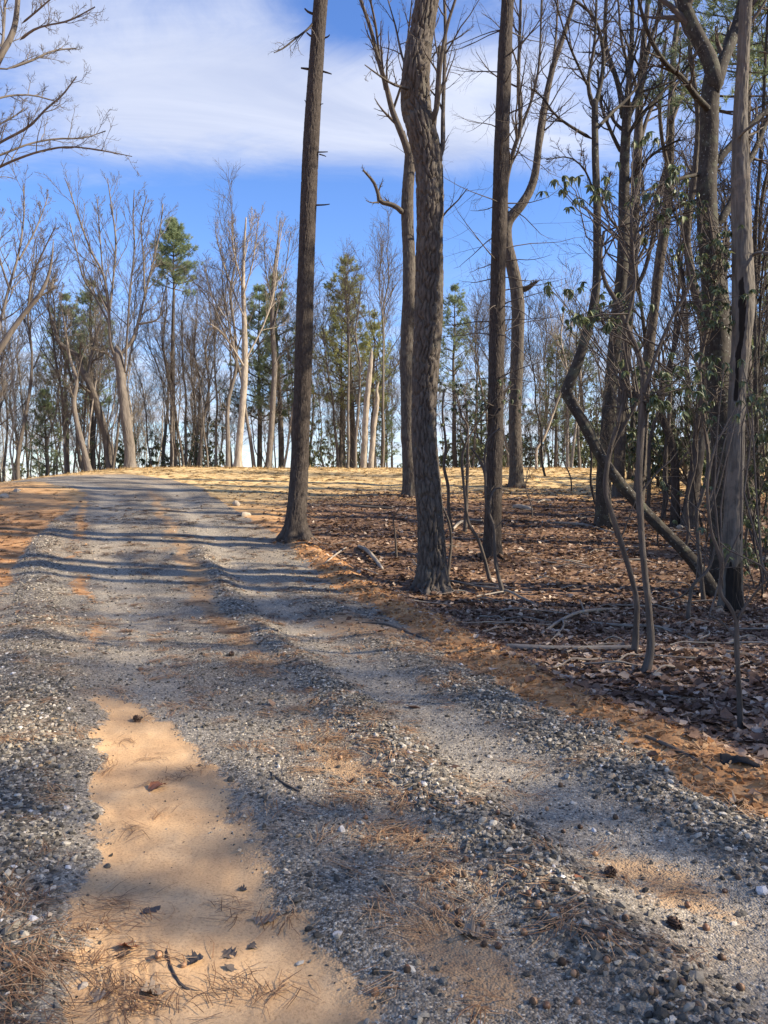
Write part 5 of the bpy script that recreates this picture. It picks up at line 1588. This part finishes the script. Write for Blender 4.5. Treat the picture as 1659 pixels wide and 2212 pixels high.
scatter_leaves('leaf_heaps', 0, 0, 0, 0.06, 0.11, None, LS, FF_, tilt=0.5, heap=(np.concatenate(hx), np.concatenate(hy), np.concatenate(hu)))
LSH = [leaf_shape(950 + i, i % 4 != 3, 25) for i in range(10)]
LFM = []
for v, f in LS:
    me = mesh('dead_leaf', v, f, None, True); me.materials.append(M_LEAF_O); LFM.append(me)
x, y = sample(4000, 3.6, 7.5)
m = masks(x, y)
keep = np.nonzero(m['litter'] > 0.6)[0][:300]
for i in keep:
    o = bpy.data.objects.new('dead_leaf', LFM[gs.integers(10)])
    COL.objects.link(o); o.parent = FF_
    s = gs.uniform(0.075, 0.12)
    o.location = (x[i], y[i], float(z_of(x[i:i + 1], y[i:i + 1])[0]) + 0.025)
    o.rotation_euler = (gs.normal(0, 0.25), gs.normal(0, 0.25), gs.uniform(0, 6.28)); o.scale = (s, s, s)


scatter_leaves('leaf_litter', 1500, 3.2, 16, 0.05, 0.10, lambda m, x, y: (1 - m['gravel']) * (1 - 0.5 * m['litter']) * (0.08 + 0.6 * sst(m['u'], 2.1, 2.8)), LSL, STRUCT['ground'], (1.8, 2.9), 0.01, 0.25)


# ------------------------------------------------------------------ dry pine needles
def scatter_needles(name, n, y0, y1, dens, parent, clump=9, ln=(0.07, 0.15), wd=0.003, power=1.0, mat=None):
    x, y = sample(n, y0, y1, power)
    m = masks(x, y)
    k = gs.random(n) < dens(m, x, y)
    cx, cy = x[k], y[k]
    N = len(cx)
    a = np.repeat(gs.uniform(0, 6.28, N), clump) + gs.normal(0, 0.35, N * clump)
    x = np.repeat(cx, clump) + gs.normal(0, 0.03, N * clump); y = np.repeat(cy, clump) + gs.normal(0, 0.03, N * clump)
    L = gs.uniform(*ln, N * clump)
    w_ = wd * np.maximum(1.0, y / 4.0)
    b = gs.normal(0, 0.35, N * clump)
    P = []
    px_, py_ = x.copy(), y.copy()
    zz = z_of(px_, py_) + 0.004 + gs.random(len(x)) * 0.012
    for q in range(3):
        aa = a + b * (q - 1)
        P.append(np.stack([px_, py_, zz + gs.normal(0, 0.003, len(x)) + 0.004 * (q == 1)], 1))
        px_ = px_ + np.cos(aa) * L / 2; py_ = py_ + np.sin(aa) * L / 2
    side = np.stack([-np.sin(a), np.cos(a), np.zeros_like(a)], 1) * (w_ * 0.5)[:, None]
    V = np.stack([P[0] - side, P[0] + side, P[1] - side, P[1] + side, P[2] - side * 0.6, P[2] + side * 0.6], 1)
    i0 = (np.arange(len(x)) * 6)[:, None]
    F = np.concatenate([i0 + np.array([[0, 2, 3, 1]]), i0 + np.array([[2, 4, 5, 3]])])
    return obj(name, mesh(name, V.reshape(-1, 3), F, {'rnd': np.repeat(gs.random(len(x)), 6)}), mat or M_NEEDLE_DRY, parent, kind='stuff')


def nd_drive(m, x, y):
    c = fbm(x * 2.2, y * 2.2, 44)
    return np.clip((c - 0.36) * 3, 0, 1) * m['gravel'] * (0.3 + 0.9 * bump(m['u'], 0.15, 0.35) + 0.7 * sst(-m['u'], 1.15, 1.6) * (1 - sst(y, 3, 4.5)) + 0.35 * sst(m['u'], 1.3, 2)) * (1 - 0.80 * m['sand'])
scatter_needles('pine_needles', 5500, 1.5, 9, nd_drive, STRUCT['gravel_driveway'], 12)
scatter_needles('pine_needles', 800, 3.0, 17, lambda m, x, y: (1 - 0.8 * m['gravel']) * (1 - 0.6 * m['litter']), STRUCT['ground'], 9, (0.08, 0.16), 0.0036, (1.75, 3.0))
scatter_needles('pine_needles', 11000, 3.0, 18, lambda m, x, y: (1 - m['gravel']) * 0.55 * (m['u'] < 0), STRUCT['ground'], 8, (0.08, 0.16), 0.0036)
scatter_needles('pine_needles', 5000, 8.5, 20, lambda m, x, y: m['gravel'] * np.clip((fbm(x * 1.1, y * 2.6, 45) - 0.45) * 5, 0, 1), STRUCT['gravel_driveway'], 9, (0.08, 0.16), 0.003, mat=M_NEEDLE_BR)
NB = [(100, 2080, 1.5), (60, 2115, 2.0), (150, 2055, 1.0), (250, 2110, 1.6), (290, 2060, 1.0), (270, 2160, 1.6), (90, 2195, 2.0), (520, 2150, 1.4), (600, 2130, 1.0), (330, 2195, 1.2), 
      (380, 1690, 0.9), (430, 1668, 0.9), (250, 1955, 1.0), (300, 1790, 0.6), (520, 1970, 1.0), (1240, 1965, 1.2), (1290, 2010, 1.3), (1050, 1940, 1.0), (960, 1870, 1.2), (880, 1800, 1.0), (300, 1560, 0.6), (270, 1600, 0.5), (330, 1640, 0.7), (1480, 2060, 1.1), (110, 1850, 1.0), (60, 1960, 1.2), (640, 1530, 0.8), (700, 1600, 0.9), (250, 1500, 0.7)]
Vb, Fb, Rb, ob = [], [], [], 0
for vx, vy, wgt in NB:
    p = ground_at(vx, vy)
    n = int(30 * wgt)
    a = gs.uniform(0, 6.28) + gs.normal(0, 0.7, n)
    x = p[0] + gs.normal(0, 0.05 * wgt ** 0.5, n); y = p[1] + gs.normal(0, 0.045 * wgt ** 0.5, n)
    L = gs.uniform(0.05, 0.13, n)
    ex, ey = x + np.cos(a) * L, y + np.sin(a) * L
    mx, my = (x + ex) / 2 + gs.normal(0, 0.008, n), (y + ey) / 2 + gs.normal(0, 0.008, n)
    lift = gs.random(n) * 0.012 + 0.003
    P3 = [np.stack([q, r_, z_of(q, r_) + lift + e], 1) for q, r_, e in ((x, y, 0), (mx, my, 0.004), (ex, ey, 0))]
    sd = np.stack([-np.sin(a), np.cos(a), np.zeros(n)], 1) * 0.0013
    V = np.stack([P3[0] - sd, P3[0] + sd, P3[1] - sd, P3[1] + sd, P3[2] - sd * 0.6, P3[2] + sd * 0.6], 1).reshape(-1, 3)
    i0 = (np.arange(n) * 6)[:, None] + ob
    Fb += [i0 + np.array([[0, 2, 3, 1]]), i0 + np.array([[2, 4, 5, 3]])]
    Vb.append(V); Rb.append(np.repeat(gs.random(n), 6)); ob += len(V)
obj('pine_needles', mesh('pine_needles', np.concatenate(Vb), np.concatenate(Fb), {'rnd': np.concatenate(Rb)}), M_NEEDLE_BR, STRUCT['gravel_driveway'], kind='stuff')
scatter_needles('forest_needles', 5000, 4.0, 22, lambda m, x, y: m['litter'] * 0.8, FF_, 8, (0.08, 0.16), 0.003)
scatter_needles('straw', 9500, 16, 34, lambda m, x, y: (1 - m['gravel']) * m['straw'], STRUCT['ground'], 5, (0.12, 0.3), 0.004, mat=M_STRAW)


# ------------------------------------------------------------------ acorns, pine cones, single leaves on the driveway
def lathe(prof, n=12, top=True):
    r = np.array([p[0] for p in prof]); z = np.array([p[1] for p in prof])
    th = np.linspace(0, 2 * np.pi, n, endpoint=False)
    V = np.stack([r[:, None] * np.cos(th), r[:, None] * np.sin(th), np.repeat(z[:, None], n, 1)], -1).reshape(-1, 3)
    k = np.arange(len(prof) - 1)[:, None] * n; j = np.arange(n)[None]; jn = (j + 1) % n
    return V, np.stack([k + j, k + jn, k + jn + n, k + j + n], -1).reshape(-1, 4)


NUT = mesh('nut', *lathe([(0.0005, -0.011), (0.007, -0.009), (0.0115, -0.002), (0.0118, 0.004), (0.009, 0.010), (0.004, 0.014), (0.0006, 0.0165)], 10), None, True)
CAPM = mesh('cap', *lathe([(0.0006, -0.0155), (0.002, -0.013), (0.008, -0.0125), (0.0128, -0.006), (0.0135, 0.0), (0.0122, 0.0005), (0.011, -0.004), (0.0006, -0.0095)], 10), None, True)
NUT.materials.append(M_ACORN); CAPM.materials.append(M_CAP)
ACP = [(930, 1905), (955, 1890), (985, 1915), (1000, 1895), (1040, 1892), (1058, 1880), (1010, 1862), (965, 1835), (1130, 1895), (1088, 1935), (1145, 1935), (1172, 1922), (1195, 1925), (1160, 1960), (990, 2000), (1030, 2012),
       (1042, 2000), (1060, 2028), (1048, 2045), (1075, 2050), (960, 1965), (985, 1975), (880, 1800), (905, 1818), (930, 1780), (860, 1760), (840, 1740), (820, 1700), (795, 1770), (770, 1690), (900, 1700), (990, 1720), (1030, 1740), (1100, 1690),
       (1185, 1750), (1220, 1800), (1255, 1790), (1290, 1850), (1105, 1790), (1065, 1775), (1070, 1760), (1210, 2085), (1240, 2110), (1440, 2120), (1475, 2130), (1390, 2060), (1300, 2030), (1310, 2080), (1350, 1990), (1180, 2180), (1150, 2170),
       (1410, 2150), (1520, 2010), (1560, 2075), (1600, 2140), (1480, 1960), (1560, 1930), (1600, 1900), (1130, 2020), (735, 1640), (700, 1600), (690, 1580), (1210, 1700), (1330, 1770), (815, 2150), (880, 2100), (340, 2070), (400, 2090), (1500, 2180), (1250, 2170)]
for i, (vx, vy) in enumerate(ACP):
    p = ground_at(vx + gs.uniform(-6, 6), vy)
    s = gs.uniform(0.78, 1.08)
    t = thing('acorn', 'small round brown acorn lying on the gravel of the driveway', 'acorn', (p[0], p[1], p[2] + 0.011 * s), 'acorns scattered over the gravel')
    t.rotation_euler = (gs.uniform(1.0, 2.2), gs.uniform(-0.3, 0.3), gs.uniform(0, 6.28)); t.scale = (s, s, s)
    a = bpy.data.objects.new('nut', NUT); COL.objects.link(a); a.parent = t
    if i % 3 != 1:
        b = bpy.data.objects.new('cap', CAPM); COL.objects.link(b); b.parent = t
    else:
        t['label'] = 'small brown acorn without its cap lying on the gravel of the driveway'


def cone(name, label, vx, vy, L, open_, seed, mat=M_CONE):
    g = rng(seed)
    p = ground_at(vx, vy)
    t = thing(name, label, 'pine cone', (p[0], p[1], p[2] + L * 0.3))
    t.rotation_euler = (0, 0.15, g.uniform(0, 6.28))
    V, F = lathe([(0.0005, -L * 0.5), (L * 0.13, -L * 0.4), (L * 0.16, 0), (L * 0.08, L * 0.4), (0.0005, L * 0.5)], 8)
    V = V[:, [2, 0, 1]]
    core = obj('core', mesh('core', V, F, None, True), mat, t)
    sv = np.array([[0, -0.09, 0], [0, 0.09, 0], [0.22, -0.15, 0.03], [0.22, 0.15, 0.03], [0.33, 0, 0.06], [0.22, -0.1, -0.05], [0.22, 0.1, -0.05]]) * L
    sf = np.array([[0, 2, 3], [0, 3, 1], [2, 4, 3], [2, 5, 4], [3, 4, 6], [4, 5, 6], [0, 5, 2], [1, 3, 6]])
    sme = mesh('scale', sv, sf); sme.materials.append(mat)
    n = 46
    for k in range(n):
        f = (k + 0.5) / n
        a = k * 2.39996
        ax = (f - 0.5) * L * 0.92
        r = L * 0.13 * math.sin(math.pi * min(0.97, f * 0.8 + 0.15))
        o = bpy.data.objects.new('scale', sme); COL.objects.link(o); o.parent = core
        o.location = (ax, r * math.cos(a), r * math.sin(a))
        out = Vector((0.25 + 0.7 * (1 - open_), math.cos(a), math.sin(a)))
        o.rotation_euler = out.to_track_quat('X', 'Z').to_euler()
        s = 0.55 + 0.6 * math.sin(math.pi * (0.15 + 0.75 * (1 - f)))
        o.scale = (s, s, s)
    return t


cone('pine_cone', 'dark open pine cone on the pale patch of gravel at lower right', 1318, 1893, 0.052, 0.9, 11)
cone('pine_cone', 'small dark pine cone standing in the middle of the driveway', 500, 1417, 0.06, 0.8, 12)
cone('pine_cone', 'half buried pine cone on the sand with scales spread flat', 296, 1558, 0.06, 0.7, 13)
cone('pine_cone', 'dark crumpled pine cone on the gravel near the bottom right', 1455, 2003, 0.05, 0.9, 14)

M_LEAF_R = plain('russet_leaf', (0.25, 0.10, 0.05), 0.7, 0.3, 20.0)
M_LEAF_G = plain('grey_leaf', (0.12, 0.095, 0.075), 0.8, 0.3, 20.0)
M_LEAF_P = plain('pale_leaf', (0.25, 0.19, 0.135), 0.7, 0.3, 20.0)
M_LEAF_D = plain('dark_curled_leaf', (0.06, 0.053, 0.05), 0.6, 0.3, 20.0)
for vx, vy, s, k, mt, lab in [
        (340, 1707, 0.17, 0, M_LEAF_R, 'curled reddish brown oak leaf in the middle of the sand patch'), (325, 1970, 0.125, 3, M_LEAF_D, 'dark grey curled leaf standing out on the sand patch'),
        (275, 2048, 0.13, 1, M_LEAF_R, 'pinkish brown leaf lying across the tyre prints in the sand'), (570, 1990, 0.15, 2, M_LEAF_P, 'pale flat oak leaf at the right side of the sand patch'),
        (330, 2150, 0.12, 4, M_LEAF_P, 'pale lobed leaf at the foot of the sand patch, right of needle clump'), (205, 2160, 0.11, 5, M_LEAF_P, 'pale crumpled leaf at lower left among pine needles'),
        (1015, 2022, 0.125, 6, M_LEAF_P, 'pale lobed leaf among acorns on the gravel'), (265, 2035 + 30, 0.09, 7, M_LEAF_G, 'small grey leaf above the needle clump in the sand'),
        (495, 2065, 0.09, 8, M_LEAF_G, 'small grey curled leaf right of the tyre prints'), (500, 2095, 0.085, 3, M_LEAF_G, 'small dark grey leaf lowest of the two right of the tyre prints'),
        (420, 2080, 0.10, 9, M_LEAF_D, 'small dark shrivelled leaf in the lower middle of the sand'), (820, 1365, 0.2, 5, M_LEAF_R, 'pinkish leaf at the berm where the pale dirt shows'),
        (900, 1890, 0.08, 7, M_LEAF_G, 'grey leaf scrap beside the acorns in the needle strip'), (1250, 1900, 0.07, 1, M_LEAF_R, 'brown leaf scrap on the gravel above the dark pine cone'),
        (1560, 1715, 0.15, 2, M_LEAF_P, 'tan leaf on the bank at the right edge'), (1590, 1740, 0.13, 6, M_LEAF_P, 'tan leaf nearest the right edge below the bank'),
        (525, 1925, 0.06, 4, M_LEAF_D, 'tiny dark leaf curl on the upper right of the sand'), (545, 1590 + 460, 0.06, 0, M_LEAF_G, 'tiny grey scrap at the sand edge near the pale leaf')]:
    p = ground_at(vx, vy)
    v, f = LSH[k]; s = s * 0.62
    o = obj('oak_leaf', mesh('oak_leaf', v * s, f, None, True), mt, loc=(p[0], p[1], p[2] + 0.004))
    o.rotation_euler = (gs.normal(0, 0.15), gs.normal(0, 0.15), gs.uniform(0, 6.28))
    tag(o, lab, 'leaf')


# ------------------------------------------------------------------ fallen branches, logs and sticks
def stick(name, label, pts, mat, cat='branch', lift=0.4, arch=0.0, group=None, seed=0, knots=True, forks=()):
    g = rng(seed + 7)
    q = []
    for i, (vx, vy, wd) in enumerate(pts):
        p = ground_at(vx, vy)
        r = wd * 0.5 / F_ * p[1]
        q.append([p[0], p[1], p[2] + r * lift * 2 + arch * math.sin(math.pi * i / (len(pts) - 1)), r])
    q = np.array(q)
    base = q[len(q) // 2, :3].copy()
    e0 = (q[0, :3] - q[1, :3]) / np.linalg.norm(q[0, :3] - q[1, :3]); e1 = (q[-1, :3] - q[-2, :3]) / np.linalg.norm(q[-1, :3] - q[-2, :3])
    qq = np.vstack([[np.r_[q[0, :3] + e0 * q[0, 3] * 0.8, 0.002]], q, [np.r_[q[-1, :3] + e1 * q[-1, 3] * 1.5, 0.002]]])
    V, F, bk, _ = trunk_geo(qq, 10, 0.03, 'smooth', 0.0045, seed=seed)
    o = obj(name, mesh(name, V - base, F, {'bark': bk}, True), mat, loc=base)
    tag(o, label, cat, group)
    for fk in forks:
        r0 = q[fk[0], 3]
        a = q[fk[0], :3]; b = ground_at(fk[1], fk[2]) + np.array([0, 0, fk[3]])
        w2 = np.array([np.r_[a, r0 * 0.6], np.r_[(a + b) / 2 + g.normal(0, 0.03, 3) + np.array([0, 0, 0.02]), r0 * 0.5], np.r_[b, r0 * 0.25]])
        V, F, bk, _ = trunk_geo(w2, 7, 0.04, 'smooth', 0.002, seed=seed + 3)
        obj('fork', mesh('fork', V - base, F, {'bark': bk}, True), mat, o)
    return o


stick('fallen_branch', 'pale curved broken branch on the leaves left of the ridged oak', [(775, 1183, 7), (792, 1198, 9), (808, 1215, 9), (825, 1230, 7)], M_FARW, seed=1, arch=0.06)
stick('fallen_branch', 'bare branch lying against the foot of the ridged oak', [(905, 1238, 5), (925, 1246, 7), (942, 1252, 8), (962, 1268, 7), (984, 1284, 5)], M_LOG, seed=2, arch=0.10, forks=[(1, 890, 1220, 0.1)])
stick('fallen_branch', 'long thin stick running right from the ridged oak foot', [(978, 1256, 4), (1025, 1272, 5), (1090, 1284, 5), (1130, 1300, 5), (1180, 1318, 4)], M_LOG, seed=3, arch=0.05)
stick('fallen_log', 'lichen spotted log lying level in the leaves, right of the berm', [(1094, 1402, 13), (1160, 1406, 15), (1229, 1408, 15), (1300, 1407, 14), (1366, 1404, 11)], M_LOG, 'log', seed=4)
stick('fallen_log', 'thin lichen covered pole continuing right of the spotted log', [(1420, 1406, 8), (1480, 1406, 9), (1560, 1410, 9), (1655, 1424, 7)], M_LOG, 'log', seed=5)
stick('fallen_branch', 'forked pale branch propped on the leaves above the spotted log', [(1172, 1370, 6), (1215, 1350, 7), (1262, 1332, 7), (1335, 1317, 5)], M_LOG, seed=6, arch=0.06, forks=[(1, 1185, 1392, 0.02), (2, 1250, 1315, 0.12)])
stick('fallen_branch', 'brown stick among leaves above the right end of the spotted log', [(1270, 1347, 5), (1350, 1358, 6), (1420, 1362, 5), (1500, 1384, 4)], M_LOG, seed=7, arch=0.03)
stick('exposed_root', 'pale root running along the orange bank at the right', [(1388, 1590, 6), (1420, 1604, 8), (1458, 1622, 9), (1505, 1645, 8), (1550, 1676, 5)], M_LAUREL, 'root', seed=8)
stick('fallen_twig', 'thin dark twig on the pale dirt at the edge of the gravel', [(772, 1346, 3), (830, 1350, 5), (880, 1367, 5), (938, 1390, 4)], M_TWIG, 'twig', seed=9)
stick('fallen_log', 'short bleached log on the forest floor beyond the dark pine', [(1110, 1098, 9), (1126, 1099, 11), (1146, 1103, 9)], M_FARW, 'log', seed=10)
stick('fallen_branch', 'pale stick behind the saplings left of the dark pine', [(980, 1144, 5), (994, 1135, 6), (1017, 1130, 5), (1043, 1127, 4)], M_FARW, seed=11, arch=0.05)
stick('fallen_branch', 'small bleached crooked stick on the far forest floor', [(1162, 1087, 4), (1175, 1083, 5), (1188, 1083, 4)], M_FARW, seed=12)
stick('fallen_branch', 'long grey branch reaching to the smooth grey tree foot', [(1200, 1131, 5), (1247, 1135, 7), (1275, 1140, 7), (1300, 1147, 6), (1330, 1153, 5)], M_LOG, seed=13)
stick('fallen_branch', 'grey branch on the ground right of the snag', [(1605, 1222, 8), (1637, 1219, 8), (1690, 1200, 6)], M_LOG, seed=14, arch=0.04)
stick('fallen_twig', 'bent thick twig lying on the sand at the bottom', [(357, 2050, 6), (366, 2085, 7), (385, 2122, 6), (408, 2140, 6), (440, 2146, 4)], M_TWIG, 'twig', seed=15)
stick('fallen_twig', 'thin dark twig on the gravel right of the sand patch', [(583, 1668, 3), (608, 1690, 4.5), (646, 1710, 3)], M_TWIG, 'twig', seed=16)
stick('fallen_twig', 'small pale stick beside the lone pine trunk, lying toward the berm', [(703, 1217, 3), (722, 1202, 4), (747, 1184, 3)], M_FARW, 'twig', seed=17)
stick('fallen_twig', 'forked grey twig among acorns on the centre gravel ridge', [(1012, 2022 - 210, 3), (1000, 1850, 3), (965, 1870 - 40, 2)], M_LOG, 'twig', seed=18)
stick('fallen_branch', 'dark rotten branch at the right edge among dense leaves', [(1470, 1452, 6), (1540, 1462, 9), (1600, 1472, 9), (1665, 1480, 8)], M_FARD, seed=19)
stick('fallen_branch', 'pale weathered stick curving by the foot of the berm saplings', [(1400, 1500, 3), (1440, 1510, 4), (1500, 1512, 3)], M_LOG, seed=20, arch=0.02)
stick('fallen_log', 'dark old log on the ground left of the smooth grey tree', [(745, 1093, 5), (790, 1097, 6), (845, 1100, 5)], M_FARD, 'log', seed=21)
gk = rng(333)
for i in range(110):
    vx, vy = gk.uniform(690, 1650), 1050 + 400 * gk.random() ** 1.3
    p = ground_at(vx, vy)
    mm = masks(p[:1], p[1:2])
    if mm['litter'][0] < 0.5:
        continue
    a = gk.uniform(-0.5, 0.5) + (math.pi if gk.random() < 0.5 else 0)
    L = gk.uniform(0.25, 1.1)
    k = 5
    cc = np.cumsum(gk.normal(0, 0.22, k))
    pts = []
    xx, yy = p[0], p[1]
    for j in range(k):
        z = float(height(np.array([xx]), np.array([yy]))[0]) + 0.03 + 0.05 * math.sin(math.pi * j / (k - 1)) * gk.random()
        pts.append([xx, yy, z, gk.uniform(0.007, 0.014) * (1 - j * 0.13)])
        xx += math.cos(a + cc[j]) * L / k; yy += math.sin(a + cc[j]) * L / k
    pts = np.array(pts); b = pts[2, :3].copy()
    V, F, bk, _ = trunk_geo(pts, 6, 0.06, 'smooth', 0.002, seed=i)
    pale = gk.random() < 0.4
    o = obj('fallen_stick', mesh('fallen_stick', V - b, F, {'bark': bk}, True), M_FARW if pale else M_LOG, loc=b)
    LMK = {'ridged oak': (935, 1275), 'lone pine': (640, 1160), 'forked oak': (886, 1073), 'dark straight pine': (1063, 1207), 'crooked oak': (1116, 1052), 'smooth grey tree': (1305, 1140), 'dead snag': (1580, 1320), 'lichen spotted log': (1230, 1405), 'reddish slender trunk': (1457, 1138)}
    lm = min(LMK, key=lambda q_: (LMK[q_][0] - vx) ** 2 + (2 * (LMK[q_][1] - vy)) ** 2)
    sd_ = ('left of' if vx < LMK[lm][0] else 'right of') + ' the ' + lm + (', toward the camera' if vy > LMK[lm][1] else ', farther off')
    tag(o, ('bleached ' if pale else 'brown ') + ('long' if L > 0.8 else 'short' if L < 0.5 else 'thin') + ' stick on the leaves ' + sd_, 'stick', 'sticks on the leaves ' + sd_)
V, F = None, None


def rock(label, vx, vy, s, mat, seed, sq=0.6):
    g = rng(seed)
    p = ground_at(vx, vy)
    V = IV * (1 + g.uniform(-0.25, 0.25, (12, 1)))
    V = V * np.array([1.2, 0.8, sq]) * s * 0.5
    me = mesh('rock', V, IF); me.materials.append(mat)
    import bmesh
    bm = bmesh.new(); bm.from_mesh(me)
    bmesh.ops.subdivide_edges(bm, edges=bm.edges[:], cuts=1, use_grid_fill=True, smooth=0.4)
    for v in bm.verts:
        v.co *= 1 + g.uniform(-0.06, 0.06)
    bm.to_mesh(me); bm.free()
    o = obj('rock', me, None, loc=(p[0], p[1], p[2] + s * sq * 0.18)); o.rotation_euler = (0, 0, g.uniform(0, 6.28))
    tag(o, label, 'rock')


rock('pale quartz rock in the clay left of the lone pine foot', 530, 1114, 0.24, M_ROCK, 1)
rock('small tan rock uphill of the pale quartz rock', 510, 1092, 0.2, M_ROCK, 2, 0.9)
rock('pale stone on the slope at the far left edge', 10, 1075, 0.3, M_ROCK, 3)
rock('small pale stone right of the one at the far left edge', 37, 1062, 0.22, M_ROCK, 4)
rock('grey stone in the middle of the driveway between wheel tracks', 375, 1128 + 70, 0.10, M_STONE_O, 5)
rock('white rock below the berm saplings among leaves', 1422, 1461, 0.15, M_ROCK, 6, 0.3)
rock('mossy stone at the foot of the reddish slender trunk', 1470, 1142, 0.16, M_ROCK, 7, 0.8)
rock('stone beside the mossy one under the dark leaning trunk', 1483, 1143, 0.14, M_ROCK, 8, 0.8)

# scrap of black silt fabric half buried at the bank
p0 = ground_at(1590, 1655)
uu, vv = np.meshgrid(np.linspace(0, 1, 14), np.linspace(0, 1, 8))
fxp = p0[0] - 0.06 + uu * 0.15 + vv * 0.04; fyp = p0[1] + 0.05 - uu * 0.12 + vv * 0.10
fz = height(fxp.ravel(), fyp.ravel()).reshape(fxp.shape) + 0.010 + 0.018 * np.sin(vv * 3.1) * (1 - 0.4 * uu) + 0.05 * (fbm(fxp * 14, fyp * 14, 3) - 0.5)
FV = np.stack([fxp - p0[0], fyp - p0[1], fz - p0[2]], -1).reshape(-1, 3)
a = (np.arange(7)[:, None] * 14 + np.arange(13)[None]).ravel()
o = obj('fabric_scrap', mesh('fabric_scrap', FV, np.stack([a, a + 1, a + 15, a + 14], 1), None, True), M_FABRIC, loc=p0)
md = o.modifiers.new('thick', 'SOLIDIFY'); md.thickness = 0.003
tag(o, 'torn scrap of black woven fabric half buried in the bank at the right edge', 'fabric')

# two white boards far off in the wood
for dx_, zz, wd, lab in ((0, 0.35, 0.28, 'small white board low among the far trees, seen between grey trunks'), (-0.42, 0.62, 0.2, 'smaller white board left of the other one among the far trees')):
    p = at(1398, 1003, 36.0)
    g0 = float(height(np.array([p[0]]), np.array([36.0]))[0])
    t = thing('white_board', lab, 'board', (p[0] + dx_, 36.0, g0))
    bx = np.array([[x_, y_, z_] for x_ in (-wd / 2, wd / 2) for y_ in (-0.012, 0.012) for z_ in (zz, zz + 0.13)])
    obj('panel', mesh('panel', bx, CUB_F), M_WHITE, t)
    for sx in (-1, 1):
        st = np.array([[sx * wd * 0.4 + x_, 0.03 + y_, z_] for x_ in (-0.012, 0.012) for y_ in (-0.012, 0.012) for z_ in (-0.1, zz + 0.10)])
        obj('post', mesh('post', st, CUB_F), M_DEAD, t)

# dry grass stubble standing along the crest of the clearing
gz = rng(777)
n = 7000
y = gz.uniform(26, 37, n); x = gz.uniform(-17, 21, n)
m = masks(x, y)
k = (m['gravel'] < 0.3) & (fbm(x * 0.9, y * 0.9, 61) + gz.random(n) * 0.3 > 0.6)
x, y = x[k], y[k]
n = len(x)
z = height(x, y) - 0.01
hh = gz.uniform(0.04, 0.16, n); a = gz.uniform(0, 6.28, n); ln_ = gz.normal(0, 0.05, (n, 2))
sd = np.stack([np.cos(a), np.sin(a), np.zeros(n)], 1) * 0.007
b0 = np.stack([x, y, z], 1)
V = np.stack([b0 - sd, b0 + sd, b0 + np.stack([ln_[:, 0], ln_[:, 1], hh], 1)], 1).reshape(-1, 3)
obj('dry_grass', mesh('dry_grass', V, np.arange(len(V)).reshape(-1, 3), {'rnd': np.repeat(gz.random(n), 3)}), M_STRAW, STRUCT['ground'], kind='stuff')
